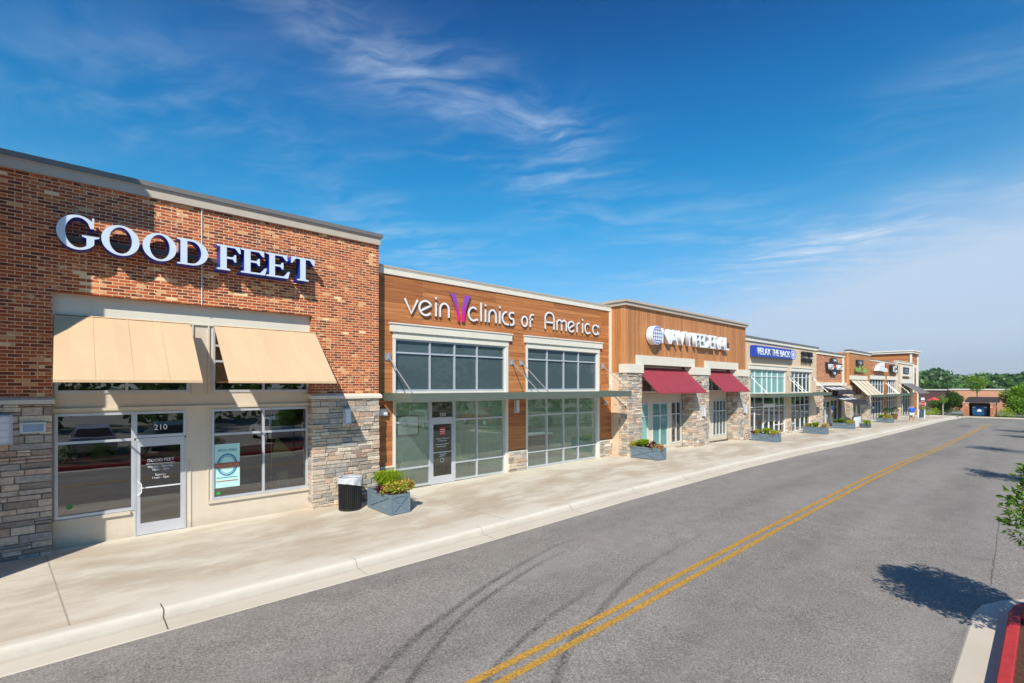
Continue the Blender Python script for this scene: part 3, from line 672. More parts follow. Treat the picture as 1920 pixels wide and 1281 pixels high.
sign = thing('shop_sign', (2.4, -.1, 5.9), 'large pale serif letters with blue sides on the red brick wall', 'sign')
# serif glyphs, unit height, as loops
def ell(cx, cy, rx, ry, n=40, a0=0, a1=360): return [(cx+rx*math.cos(R(a0+(a1-a0)*i/n)), cy+ry*math.sin(R(a0+(a1-a0)*i/n))) for i in range(n+(0 if a1-a0 == 360 else 1))]
GL = {}
GL['O'] = (.98, [ell(.49, .5, .49, .51), ell(.49, .5, .29, .445)])
GL['D'] = (.93, [[(0, 0), (.43, 0)]+ell(.43, .5, .50, .5, 24, -90, 90)+[(.0, 1), (0, .95), (.10, .93), (.10, .07), (0, .05)],
                 [(.30, .07), (.40, .065)]+ell(.42, .5, .30, .435, 24, -84, 84)+[(.30, .93)]])
oe = ell(.50, .5, .50, .51, 44, 48, 322); ie = ell(.52, .5, .315, .445, 44, 318, 44)
GL['G'] = (1.02, [oe+[(.90, .36), (1.02, .40), (1.02, .44), (.60, .44), (.60, .40), (.71, .36), (.71, .10)]+[p for p in ell(.52, .5, .315, .445, 40, 306, 44)]+[(.80, .66), (.88, .66), (.90, .98), (.85, .98)]])
GL['F'] = (.80, [[(0, 0), (.42, 0), (.42, .05), (.31, .08), (.31, .47), (.50, .47), (.56, .36), (.61, .36), (.61, .66), (.56, .66), (.50, .55), (.31, .55), (.31, .93), (.58, .93), (.70, .74), (.76, .74), (.73, 1), (0, 1), (0, .95), (.11, .92), (.11, .08), (0, .05)]])
GL['E'] = (.86, [[(0, 0), (.78, 0), (.84, .30), (.78, .30), (.62, .07), (.31, .07), (.31, .47), (.50, .47), (.56, .37), (.61, .37), (.61, .66), (.56, .66), (.50, .55), (.31, .55), (.31, .93), (.58, .93), (.70, .76), (.76, .76), (.74, 1), (0, 1), (0, .95), (.11, .92), (.11, .08), (0, .05)]])
GL['T'] = (.86, [[(.22, 0), (.64, 0), (.64, .05), (.53, .08), (.53, .93), (.68, .93), (.80, .72), (.86, .72), (.84, 1), (.02, 1), (0, .72), (.06, .72), (.18, .93), (.33, .93), (.33, .08), (.22, .05)]])
for ch, x0, x1, h in [('G', -.14, .49, .66), ('O', .52, 1.13, .60), ('O', 1.18, 1.77, .58), ('D', 1.78, 2.36, .56), ('F', 2.53, 3.05, .57), ('E', 3.02, 3.60, .57), ('E', 3.57, 4.13, .57), ('T', 4.14, 4.73, .58)]:
    w, lp = GL[ch]; z = 5.91
    o = shape('letter', lp, sign, [M['sign_face'], M['sign_blue']], x0, -.07, z, (x1-x0)/w, h, .29)
    # blue trim cap standing a little proud round the face
    o2 = shape('letter_back', [lp[0]], o, [M['sign_blue']], x0-.012, -.045, z-.014, (x1-x0+.03)/w, h+.03, .02) if ch in 'FET' else None
boxpart(sign, 'raceway', M['brown_metal'], -.0, 4.6, -.10, -.002, 6.10, 6.20)

# awnings
def awning(x0, x1, yt, zt, yb, zb, mat, label, group, sides=True, ribs=0, name='awning'):
    a = thing(name, ((x0+x1)/2, yt, zb), label, 'awning', group); d = Vector((0, yb-yt, zb-zt)).normalized(); nn = Vector((0, d.z, -d.y))
    if nn.z < 0: nn = -nn
    mb = MB(); N = 10; M_ = 4
    for k in (0, -.012):
        v = []
        for i in range(N+1):
            for j in range(M_+1):
                s = i/N; t_ = j/M_; sag = -.022*math.sin(math.pi*t_)*(.6+.4*math.sin(s*12.566))+.003*math.sin(s*31+t_*5)
                p = Vector((x0+(x1-x0)*s, yt+(yb-yt)*t_, zt+(zb-zt)*t_))+nn*(sag+k); v.append(p)
        mb.add(v, [(i*(M_+1)+j, (i+1)*(M_+1)+j, (i+1)*(M_+1)+j+1, i*(M_+1)+j+1) for i in range(N) for j in range(M_)])
    mb.box(x0, x1, yb-.012, yb+.012, zb-.045, zb+.005)
    mb.build('fabric', mat, a)
    if not ribs:
        for k in range(1, 4):
            sm_ = MB()
            x = x0+(x1-x0)*k/4; pts_ = [Vector((x, yt+(yb-yt)*j/6, zt+(zb-zt)*j/6))+nn*(-.022*math.sin(math.pi*j/6)*.6+.006) for j in range(7)]
            for p, q in zip(pts_, pts_[1:]): sm_.add([p+Vector((-.012, 0, 0)), p+Vector((.012, 0, 0)), q+Vector((.012, 0, 0)), q+Vector((-.012, 0, 0))], [(0, 1, 2, 3)])
            sm_.build('seam', mat, a)
    fr = MB()
    for x in (x0+.02, x1-.02): fr.bar((x, yt, zt-.04), (x, yb+.03, zb-.02), .03, .03); fr.bar((x, yt, zb-.02), (x, yb+.02, zb-.025), .03, .03)
    fr.bar((x0, yb+.03, zb-.03), (x1, yb+.03, zb-.03), .03, .03); fr.bar((x0, yt-.02, zt-.035), (x1, yt-.02, zt-.035), .03, .03)
    for i in range(ribs): x = x0+(x1-x0)*(i+1)/(ribs+1); fr.bar((x, yt, zt+.03), (x, yb, zb+.03), .02, .03)
    fr.build('frame', M['black'] if ribs else M['brown_metal'], a); return a
awning(-.17, 2.07, -.02, 4.67, -1.42, 3.36, M['awn_tan'], 'tan fabric awning over the shop door, left of the pair on brick', 'tan awnings on the brick shop')
awning(2.54, 4.86, -.02, 4.67, -1.42, 3.36, M['awn_tan'], 'tan fabric awning on brick, right one over the poster window', 'tan awnings on the brick shop')
# wall lamps
def sconce(x, y, z, h=.42, w=.16, label='', louver=True):
    s = thing('wall_lamp', (x, y, z), label, 'lamp', 'wall lamps along the shops')
    boxpart(s, 'back_plate', M['alu'], x-w/2-.02, x+w/2+.02, y-.02, y, z-h/2-.02, z+h/2+.02)
    boxpart(s, 'housing', M['alu'], (x-w/2, x-w/2+.02, y-.12, y-.02, z-h/2, z+h/2), (x+w/2-.02, x+w/2, y-.12, y-.02, z-h/2, z+h/2), (x-w/2+.02, x+w/2-.02, y-.12, y-.02, z+h/2-.02, z+h/2), (x-w/2+.02, x+w/2-.02, y-.12, y-.02, z-h/2, z-h/2+.02))
    mb = MB(); mb.box(x-w/2+.02, x+w/2-.02, y-.105, y-.025, z-h/2+.02, z+h/2-.02)
    mb.build('diffuser', M['white'], s)
    if louver:
        for k in range(1, 4): boxpart(s, 'louver', M['alu'], x-w/2+.02, x+w/2-.02, y-.112, y-.106, z-h/2+h*k/4-.006, z-h/2+h*k/4+.006)
    return s
sconce(-.86, -.10, 2.44, .52, .22, label='tall white wall lamp cut by the left edge of the photo')
sconce(5.69, -.10, 2.42, .40, .17, label='small framed white lamp on the stone pier above the trash can')
bx = thing('wall_box', (-.46, -.1, 2.46), 'small wide silver-framed blue glass box on the left stone pier', 'wall light')
boxpart(bx, 'frame', M['alu_cream'], (-.64, -.28, -.14, -.09, 2.36, 2.39), (-.64, -.28, -.14, -.09, 2.53, 2.56), (-.64, -.60, -.14, -.09, 2.39, 2.53), (-.32, -.28, -.14, -.09, 2.39, 2.53))
boxpart(bx, 'lens', plain('blue_lens', (.30, .42, .56), .15), -.60, -.32, -.125, -.10, 2.39, 2.53)

# ------------------------------------------------------------ clinic (horizontal wood)
Y2 = .35
b2 = thing('shop_building', (12.5, Y2, .05), 'wood plank clinic front with purple V logo, between brick shop and white-lettered front', 'building')
H1 = (7.33, 12.02); H2 = (12.93, 17.42)
wall(b2, 'plank_wall', M['wood_h'], 6.72, 18.3, -.1, 6.70, Y2, .3, [(*H1, -.1, 4.86), (*H2, -.1, 4.88)])
coping(b2, 6.72, 18.36, Y2, 6.62, 6.87, ov=.07, cap=.05, fm='trim', cm='coping_tan', sides=False)
boxpart(b2, 'corner_trim', M['trim'], 18.14, 18.30, Y2-.03, Y2+.1, 3.05, 6.62)
for (a, c) in (H1, H2):
    boxpart(b2, 'header_trim', M['trim'], (a-.1, c+.13, Y2-.10, Y2+.1, 4.90, 5.13), (a-.13, c+.16, Y2-.13, Y2+.1, 5.13, 5.17), (a-.01, c+.01, Y2-.04, Y2+.12, 4.70, 4.90))
    boxpart(b2, 'jamb_trim', M['trim'], (a, a+.09, Y2-.03, Y2+.15, .0, 4.70), (c-.13, c, Y2-.03, Y2+.15, .0, 4.70), (a+.09, c-.13, Y2+.02, Y2+.15, 2.78, 3.08))
window(b2, 7.42, 11.89, 3.08, 4.70, Y2+.03, [8.69, 9.66, 10.62], [4.28], M['alu'], M['glass_upper'])
window(b2, 13.02, 17.29, 3.08, 4.72, Y2+.03, [14.15, 15.14, 16.07], [4.28], M['alu'], M['glass_upper'])
window(b2, 7.42, 8.71, .08, 2.78, Y2+.03, [], [2.12, .68], M['alu'], M['glass_green'])
window(b2, 8.71, 9.64, 2.16, 2.78, Y2+.03, [], [], M['alu'], M['glass_door'], label='dark transom pane over the clinic door')
window(b2, 9.64, 11.89, .08, 2.78, Y2+.03, [10.62], [2.12, .68], M['alu'], M['glass_green'])
window(b2, 13.02, 17.29, .10, 2.78, Y2+.03, [14.15, 15.14, 16.07], [2.12, .70], M['alu'], M['glass_green'])
dr2 = door(b2, 8.71, 9.64, .05, 2.14, Y2+.03, M['alu'], M['glass_door'], 'r')
for (a, c) in ((6.74, 7.33), (12.02, 12.93), (17.42, 18.3)): stone_pier(b2, a, c, Y2-.06, -.05, .80, name='stone_base'); boxpart(b2, 'stone_cap', M['lintel'], a, c, Y2-.08, Y2, .80, .84)
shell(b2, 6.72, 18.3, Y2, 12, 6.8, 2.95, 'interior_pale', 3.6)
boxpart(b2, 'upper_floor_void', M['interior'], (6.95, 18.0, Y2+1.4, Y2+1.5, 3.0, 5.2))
text('number', '220', dr2, [M['white']], 9.08, Y2+.07, 2.26, .10, .24, .003)
boxpart(dr2, 'notice', plain('red_notice', (.60, .03, .04), .5), 9.06, 9.29, Y2+.048, Y2+.052, 1.64, 1.90)
boxpart(dr2, 'notice_line', M['white'], *[(9.08, 9.27, Y2+.044, Y2+.047, z, z+.018) for z in (1.69, 1.75, 1.81)])
text('lettering', 'vein clinics', dr2, [M['white']], 9.17, Y2+.05, 1.50, .055, .50, .003, align='C')
text('lettering', 'of America', dr2, [M['white']], 9.17, Y2+.05, 1.43, .045, .34, .003, align='C')
boxpart(dr2, 'lettering_line', M['white'], (8.90, 9.42, Y2+.046, Y2+.05, 1.33, 1.345), (8.95, 9.30, Y2+.046, Y2+.05, 1.26, 1.275), (9.06, 9.32, Y2+.046, Y2+.05, 1.0, 1.018), (9.06, 9.26, Y2+.046, Y2+.05, .94, .958))
mb = MB(); ribbon(mb, [(9.10, .76), (9.22, .76), (9.22, .87), (9.10, .87)], .018, Y2+.046, Y2+.05, closed=True); mb.build('square_emblem', M['white'], dr2)
# things seen through the clinic glass
tl = thing('table_lamp', (7.62, 1.15, 1.0), 'table lamp with cream shade behind the clinic glass', 'lamp')
mb = MB(); mb.lathe([(.10, 0), (.10, .02), (.025, .04), (.03, .22), (.02, .30)], (7.62, 1.15, .82)); mb.build('stand', M['brown_metal'], tl)
mb = MB(); mb.lathe([(.19, 0), (.12, .26), (.115, .26), (.185, 0)], (7.62, 1.15, 1.10)); mb.build('shade', M['awn_tan'], tl, smooth=True)
sd = thing('side_table', (7.62, 1.15, .05), 'small dark table under the clinic lamp', 'table')
boxpart(sd, 'table_top', M['brown_metal'], 7.38, 7.92, .90, 1.42, .77, .82); boxpart(sd, 'leg', M['brown_metal'], *[(x, x+.05, y, y+.05, .02, .77) for x in (7.4, 7.85) for y in (.92, 1.35)])
def chair(X, Y, yaw, label):
    c = thing('waiting_chair', (X, Y, .03), label, 'chair', 'chairs inside the clinic'); c.rotation_euler[2] = yaw; z = .03
    boxpart(c, 'seat', FB, X-.27, X+.27, Y-.27, Y+.27, z+.36, z+.46); mb = MB(); mb.prism([(Y+.20, z+.46), (Y+.29, z+.46), (Y+.40, z+.98), (Y+.33, z+1.0)], X-.27, X+.27, plane='yz'); mb.build('backrest', FB, c)
    for sx in (-.25, .21):
        for sy in (-.25, .21): boxpart(c, 'leg', M['brown_metal'], X+sx, X+sx+.04, Y+sy, Y+sy+.04, z-.02, z+.36)
FB = plain('pale_green_upholstery', (.42, .50, .30), .8)
LP = bpy.data.materials.new('added_glow_panel'); LP.use_nodes = True; LP.node_tree.nodes['Principled BSDF'].inputs['Emission Color'].default_value = (.95, 1, .92, 1); LP.node_tree.nodes['Principled BSDF'].inputs['Emission Strength'].default_value = 5
for X in (8.2, 10.4, 13.6, 16.0): boxpart(b2, 'added_ceiling_glow', LP, X-.6, X+.6, 1.5, 2.1, 2.90, 2.93)  # glowing panels added under the ceiling to brighten the clinic room
chair(8.25, 1.30, .3, 'pale green chair just left of the clinic door, behind glass'); chair(10.2, 1.9, -.2, 'pale chair right of the clinic door, behind glass'); chair(11.1, 2.0, .1, 'pale chair by the plank column, behind glass')
dk = thing('reception_desk', (14.6, 2.4, .05), 'long reception desk behind the wide clinic window', 'desk'); boxpart(dk, 'counter_top', M['white'], 13.3, 16.2, 2.0, 2.7, 1.10, 1.16); boxpart(dk, 'front_panel', M['wood_h'], 13.4, 16.1, 2.1, 2.2, .05, 1.10)
pc = thing('wall_picture', (9.9, 3.9, 1.7), 'framed white picture on the clinic rear wall', 'picture'); boxpart(pc, 'frame', M['brown_metal'], 9.4, 10.4, 3.86, 3.93, 1.3, 2.1); boxpart(pc, 'print', M['white'], 9.46, 10.34, 3.84, 3.86, 1.36, 2.04)
pt = thing('partition_wall', (12.4, 2.2, 0), 'pale partition inside the clinic behind the plank column', 'wall'); boxpart(pt, 'panel', M['interior_pale'], 12.35, 12.5, .9, 3.94, .05, 2.94)
# clinic sign
s2 = thing('shop_sign', (12.5, Y2, 5.5), 'white rounded letters and purple V logo on the wood plank wall', 'sign')
def stroke(lst, w=.062, y0=Y2-.085, y1=Y2-.04, closed=()):
    mb = MB()
    for i, p in enumerate(lst): ribbon(mb, p, w, y0, y1, 1, closed=(i in closed))
    return mb.build('letter', [M['white'], M['grey_sign']], s2)
bz = 5.50; xh = .45
def L_v(x, w): stroke([[(x, bz+xh), (x+w/2, bz), (x+w, bz+xh)]])
def L_e(x, w, h=None): h = h or xh; stroke([arc(x+w/2, bz+h/2, w/2, h/2, -40, -335, 24), [(x+w*.93, bz+h*.72), (x+w*.15, bz+h*.30)]])
def L_i(x, h=None): h = h or xh; stroke([[(x, bz), (x, bz+h)], [(x, bz+h+.10), (x, bz+h+.17)]])
def L_n(x, w, h=None): h = h or xh; stroke([[(x, bz), (x, bz+h*.55)]+arc(x+w/2, bz+h*.55, w/2, h*.45, 180, 0, 12)+[(x+w, bz)]])
def L_c(x, w, h=None): h = h or xh; stroke([arc(x+w/2, bz+h/2, w/2, h/2, 50, 310, 20)+[(x+w, bz+.03)]])
def L_l(x): stroke([[(x, bz), (x, bz+xh*1.45)]])
L_v(7.70, .46); L_e(8.22, .46); L_i(8.84); L_n(9.00, .34)
L_c(10.16, .40); L_l(10.70); L_i(10.90); L_n(11.06, .32); L_i(11.56)
stroke([arc(11.90, bz+xh/2, .21, xh/2, 90, 270, 16)+[(12.04, bz)]]); stroke([[(12.26, bz+xh)]+[(12.12, bz+xh)]+arc(12.12, bz+xh*.75, .09, xh*.25, 90, 270, 8)+[(12.16, bz+xh*.5)]+arc(12.16, bz+xh*.25, .09, xh*.25, 90, -90, 8)+[(12.00, bz)]])
stroke([ell(12.80, bz+.19, .14, .18, 24)], closed=(0,))
stroke([[(13.10, bz), (13.10, bz+.36)]+arc(13.19, bz+.36, .09, .12, 180, 90, 6)+[(13.28, bz+.48)], [(13.04, bz+.30), (13.24, bz+.30)]])
stroke([[(13.92, bz), (13.92, bz+.42)]+arc(14.17, bz+.42, .25, .24, 180, 0, 14)+[(14.42, bz)], [(13.92, bz+.27), (14.42, bz+.27)]])
stroke([[(14.60, bz), (14.60, bz+.26)]+arc(14.74, bz+.27, .14, .15, 180, 0, 10)+[(14.88, bz)], arc(15.02, bz+.27, .14, .15, 180, 0, 10)+[(15.16, bz)]])
L_e(15.28, .40, .42); stroke([[(15.84, bz), (15.84, bz+.26)]+arc(15.98, bz+.26, .14, .15, 180, 80, 6)]); L_i(16.20, .42); L_c(16.36, .36, .42)
stroke([ell(17.08, bz+.20, .20, .20, 24), [(17.28, bz), (17.28, bz+.40)]], closed=(0,))
# the V emblem: two curved wings, purple above, pink below
VG = bpy.data.materials.new('purple_to_pink_panel'); VG.use_nodes = True; t = NT(VG.node_tree)
zz = t.sep(pos(t))[2]; t.lk(t.ramp(t.m('DIVIDE', t.m('SUBTRACT', zz, 5.42), .86), [(.12, (.80, .01, .22)), (.45, (.45, .03, .30)), (.75, (.27, .07, .42))]), t.n['Principled BSDF'].inputs['Base Color'])
def wing(pts_l, pts_r):
    mb = MB(); n = len(pts_l)
    for y, fl in ((Y2-.10, 0), (Y2-.05, 1)):
        v = [(x, y, z) for x, z in pts_l]+[(x, y, z) for x, z in pts_r]; mb.add(v, [(i, i+1, n+i+1, n+i) for i in range(n-1)])
    k = 2*n
    for (a, b) in ((0, 1), (n, n+1)): mb.add([], [])
    for i in range(n-1): mb.f += [(i, i+1, k+i+1, k+i), (n+i, n+i+1, k+n+i+1, k+n+i)]; mb.mi += [0, 0]
    mb.f += [(0, n, k+n, k), (n-1, 2*n-1, k+2*n-1, k+n-1)]; mb.mi += [0, 0]
    return mb.build('emblem_wing', VG, s2)
cur = lambda xa, xb, p: [(xa+(xb-xa)*(1-(1-i/12))**1, 0) for i in range(13)]
lw = [(9.38+(9.70-9.38)*(1-(1-i/12)**1.8), 6.34-.92*i/12) for i in range(13)]; lr = [(9.60+(9.77-9.60)*(1-(1-i/12)**1.8), 6.30-.88*i/12) for i in range(13)]
rl = [(9.99-(9.99-9.87)*(1-(1-i/12)**1.8), 6.30-.88*i/12) for i in range(13)]; rr_ = [(10.24-(10.24-9.97)*(1-(1-i/12)**1.8), 6.34-.92*i/12) for i in range(13)]
wing(lw, lr); wing(rl, rr_)
def canopy(x0, x1, yw, yo, z0, z1, anchors, ztop, label, struts_y=None):
    c = thing('metal_canopy', ((x0+x1)/2, yw, z0), label, 'canopy', 'grey-green canopies over the sidewalk')
    mb = MB(); mb.box(x0, x1, yo, yo+.06, z0, z1); mb.box(x0, x0+.06, yo+.06, yw, z0, z1); mb.box(x1-.06, x1, yo+.06, yw, z0, z1)
    mb.box(x0+.06, x1-.06, yo+.06, yw, z0+.09, z0+.13)
    n = max(3, int((x1-x0)/1.2))
    for i in range(1, n): x = x0+(x1-x0)*i/n; mb.box(x-.03, x+.03, yo+.06, yw, z0+.02, z0+.09)
    mb.build('deck', M['green_metal'], c)
    for x in anchors:
        mb = MB(); mb.tube((x, yw-.06, ztop), (x, yo+.25, z1), .017, n=8); mb.build('strut', M['steel'], c)
        boxpart(c, 'anchor_plate', M['steel'], (x-.10, x+.10, yw-.03, yw, ztop-.10, ztop+.12), (x-.02, x+.02, yw-.10, yw-.03, ztop-.05, ztop+.06))
    return c
canopy(6.98, 17.45, Y2, -1.32, 2.82, 3.05, [7.17, 12.20, 12.68, 17.66], 4.12, 'long grey-green canopy under the purple V sign')
sconce(12.42, Y2, 2.50, .46, .16, label='white wall lamp on the plank column between clinic windows', louver=True)
sconce(17.86, Y2, 2.50, .14, .12, label='tiny white lamp by the right end of the clinic windows', louver=False)
wb = thing('wall_box', (6.95, Y2, 2.5), 'small silver and white lamp box beside the lower clinic glass', 'wall light')
boxpart(wb, 'housing', M['steel'], 6.82, 7.12, Y2-.12, Y2, 2.36, 2.58); boxpart(wb, 'lens', M['white'], 6.86, 7.08, Y2-.13, Y2-.12, 2.40, 2.56)

# ------------------------------------------------------------ bank (vertical wood, maroon awnings)
Y3 = -.40
b3 = thing('shop_building', (24.6, Y3, 0), 'vertical wood front with thick white letters, globe logo and maroon awnings', 'building')
zf = -.2
wall(b3, 'plank_wall', M['wood_v'], 18.3, 31.0, 3.85, 6.95, Y3, .3, [(19.4, 24.25, 3.85, 4.62), (25.75, 29.6, 3.85, 4.58)])
boxpart(b3, 'side_plank_wall', M['wood_v'], 18.3, 18.5, Y3+.3, 2.5, 3.85, 6.9)
mb = MB(); mb.box(18.2, 31.06, Y3-.12, Y3+.4, 6.83, 6.98); mb.box(18.14, 31.12, Y3-.18, Y3+.45, 6.98, 7.08); mb.box(18.2, 18.6, Y3+.4, 2.5, 6.83, 6.98); mb.box(18.14, 18.65, Y3+.45, 2.55, 6.98, 7.08)
mb.build('coping', M['coping_tan'], b3)
boxpart(b3, 'header_trim', M['lintel'], (19.12, 24.42, Y3-.10, Y3+.3, 4.24, 4.66)); boxpart(b3, 'header_trim', M['lintel'], (25.66, 29.72, Y3-.10, Y3+.3, 4.22, 4.62))
for (a, c) in ((18.26, 19.42), (24.1, 25.9), (29.5, 31.02)): boxpart(b3, 'pier_cap', M['lintel'], (a, c, Y3-.24, Y3+.3, 3.84, 4.23))
stone_pier(b3, 18.32, 19.38, Y3-.16, zg(18)-.05, 3.84, ret=.9); stone_pier(b3, 24.15, 25.82, Y3-.18, zg(24)-.05, 3.84, ret=.65); stone_pier(b3, 29.5, 31.0, Y3-.18, zg(30)-.05, 3.84, ret=.65)
yi = .10
wall(b3, 'stucco_infill', M['cream'], 19.3, 24.2, zf, 4.3, yi, .15, [(19.4, 24.1, 2.95, 4.2), (19.45, 20.95, .22, 2.42), (21.3, 22.75, .22, 2.42), (23.05, 24.1, .30, 2.44)])
wall(b3, 'stucco_infill', M['cream'], 25.8, 29.55, zf, 4.3, yi, .15, [(25.9, 29.4, 2.95, 4.2), (25.85, 27.2, zf, 2.46), (27.7, 29.4, .35, 2.42)])
window(b3, 19.4, 24.1, 2.95, 4.2, yi-.02, [20.4, 21.35, 22.3, 23.2], [3.55], M['alu_cream'], M['glass_green'])
window(b3, 25.9, 29.4, 2.95, 4.2, yi-.02, [26.75, 27.6, 28.5], [3.55], M['alu_cream'], M['glass_mid'])
window(b3, 19.45, 20.95, .22, 2.42, yi-.02, [20.2], [1.78], M['alu_cream'], M['glass_aqua']); window(b3, 21.3, 22.75, .22, 2.42, yi-.02, [22.02], [1.78], M['alu_cream'], M['glass_teal'])
window(b3, 23.05, 24.1, .30, 2.44, yi-.02, [23.58], [1.80], M['alu_cream'], M['glass_dark']); window(b3, 27.7, 29.4, .35, 2.42, yi-.02, [28.12, 28.55, 28.98], [1.80], M['alu_cream'], M['glass_mid'])
window(b3, 26.15, 27.2, 2.1, 2.46, yi-.02, [], [], M['alu_cream'], M['glass_mid']); door(b3, 26.15, 27.2, .0, 2.1, yi-.02, M['alu_cream'], M['glass_mid'])
boxpart(b3, 'door_side_panel', M['cream'], 25.85, 26.15, yi-.01, yi+.1, zf, 2.46)
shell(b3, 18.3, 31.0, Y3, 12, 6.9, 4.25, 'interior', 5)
awning(19.45, 24.02, Y3+.25, 4.13, -1.36, 2.95, M['awn_red'], 'wide maroon awning, left of the maroon pair', 'maroon awnings')
awning(25.92, 29.3, Y3+.25, 4.13, -1.36, 2.97, M['awn_red'], 'narrower maroon awning, right of the maroon pair', 'maroon awnings')
s3 = thing('shop_sign', (24.6, Y3, 5.3), 'thick white block letters with round blue-lined globe on the vertical wood wall', 'sign')
GY = Y3-.05
for wd, X, w in (('NAVY', 20.95, 3.1), ('FEDERAL', 24.25, 4.35)):
    cu = bpy.data.curves.new('t', 'FONT'); cu.body = wd; cu.size = 1; cu.offset = .035; cu.extrude = .1; me = curve_mesh(cu); tot = max(v.co.x for v in me.vertices)
    x = X
    for ch in wd:
        c1 = bpy.data.curves.new('t', 'FONT'); c1.body = ch; c1.size = 1; c1.offset = .006; c1.extrude = .10; c1.resolution_u = 3; me = curve_mesh(c1)
        a = min(v.co.x for v in me.vertices); b_ = max(v.co.x for v in me.vertices); k = w/tot
        for v in me.vertices: v.co.x -= a; v.co.z += .10
        flat_letter('letter', me, [M['white']], s3, x, GY, 5.30, k, 1.02); x += (b_-a+.02)*k
mb = MB(); mb.tube((20.35, GY, 5.62), (20.35, GY-.32, 5.62), .44, n=40); gl_ = mb.build('globe', M['white'], s3)
mb = MB(); y0 = GY-.335
for r in (.38, .20): ribbon(mb, ell(20.35, 5.62, r if r > .3 else r, 0.40, 30), .014, y0, y0+.013, closed=True)
for z in (-.24, -.08, .08, .24): hw = math.sqrt(max(0, 1-(z/.42)**2))*.37; ribbon(mb, [(20.35-hw, 5.62+z), (20.35+hw, 5.62+z)], .014, y0-.002, y0+.011)
ribbon(mb, [(20.35, 5.23), (20.35, 6.01)], .014, y0-.003, y0+.010); mb.build('globe_lines', M['sign_blue'], gl_)
boxpart(s3, 'raceway', M['brown_metal'], 21.0, 28.6, GY+.002, GY+.048, 5.45, 5.75)
for x, zc in ((25.05, 1.9), (30.35, 1.9)): sconce(x, Y3-.21, zc, .5, .22, label='long wall lamp on the %s stone pier of the maroon-awning front' % ('middle' if x < 26 else 'right'))

# ------------------------------------------------------------ beige shop with blue sign
b4 = thing('shop_building', (38.5, 0, -.15), 'peach stucco shop under the blue box sign, right of the white-lettered wood front', 'building')
z4 = -.5
HA = (32.75, 38.95); HB = (40.15, 44.5)
wall(b4, 'stucco_wall', M['beige'], 31.0, 45.95, z4, 6.2, 0, .3, [(*HA, -.4, 4.4), (*HB, -.4, 4.4)])
coping(b4, 31.05, 46.1, 0, 6.16, 6.46, ov=.15, cap=.09, fm='trim')
for (a, c) in (HA, HB):
    boxpart(b4, 'header_trim', M['trim'], (a-.25, c+.25, -.07, .1, 4.36, 4.62), (a-.3, c+.3, -.12, .1, 4.62, 4.70))
window(b4, *HA, 2.75, 4.36, .05, [33.58, 34.8, 35.66, 36.52, 37.6], [3.9], M['white_metal'], M['glass_aqua'])
window(b4, *HB, 2.75, 4.36, .05, [41.0, 41.9, 42.8, 43.7], [3.9], M['white_metal'], M['glass_mid'])
window(b4, 32.75, 35.0, -.1, 2.65, .05, [33.58], [1.85], M['white_metal'], M['glass_dark']); window(b4, 36.95, 38.95, -.15, 2.65, .05, [37.9], [1.85, .5], M['white_metal'], M['glass_dark'])
window(b4, 35.0, 36.95, 1.95, 2.65, .05, [], [], M['white_metal'], M['glass_dark']); door(b4, 35.0, 35.97, -.17, 1.92, .05, M['white_metal'], M['glass_dark']); door(b4, 35.97, 36.95, -.17, 1.92, .05, M['white_metal'], M['glass_dark'], 'r')
window(b4, *HB, -.2, 2.65, .05, [41.2, 42.3, 43.3], [1.8, (.4, 40.15, 41.2)], M['white_metal'], M['glass_dark'])
boxpart(b4, 'canopy_band', M['beige'], (HA[0], HA[1], .04, .2, 2.65, 2.76), (HB[0], HB[1], .04, .2, 2.65, 2.76))
for a, c in ((31.05, 32.7), (39.0, 40.1), (44.55, 45.9)): stone_pier(b4, a, c, -.06, zg(a)-.1, .62, name='stone_base')
shell(b4, 31.0, 45.95, 0, 12, 6.3, 4.4, 'interior', 5)
canopy(32.7, 45.0, 0, -1.36, 2.52, 2.76, [32.6, 39.35, 39.95, 44.9], 3.88, 'grey-green canopy below the blue box sign')
s4 = thing('shop_sign', (36.4, -.2, 5.5), 'royal blue box sign with white capitals and circle logo', 'sign')
mb = MB(); pr = [(32.62, 5.16), (39.2, 5.20)]+arc(39.5, 5.54, .55, .36, -90, 90, 10)+[(39.2, 5.90), (32.62, 5.88)]; mb.prism(pr, -.34, -.04); mb.build('box', M['blue_box'], s4)
text('lettering', 'RELAX THE BACK', s4, [M['white']], 33.0, -.345, 5.31, .44, 5.75, .03, offset=.004)
mb = MB(); ribbon(mb, ell(39.42, 5.54, .42, .28, 24), .06, -.36, -.342, closed=True); mb.build('ring', M['white'], s4)
mb = MB(); mb.prism([(39.25, 5.40), (39.45, 5.35), (39.55, 5.52), (39.78, 5.62), (39.5, 5.64), (39.42, 5.78), (39.36, 5.60), (39.12, 5.60), (39.32, 5.50)], -.362, -.343); mb.build('leaf_emblem', M['white'], s4)
s4b = thing('shop_sign', (43.2, -.2, 5.5), 'two lines of dark letters on peach wall beside the blue box sign', 'sign')
text('lettering', 'SLATER', s4b, [M['black']], 42.05, -.06, 5.58, .36, 2.5, .12, offset=.012); text('lettering', 'SOURCE', s4b, [M['black']], 42.05, -.06, 5.06, .36, 2.4, .12, offset=.012)

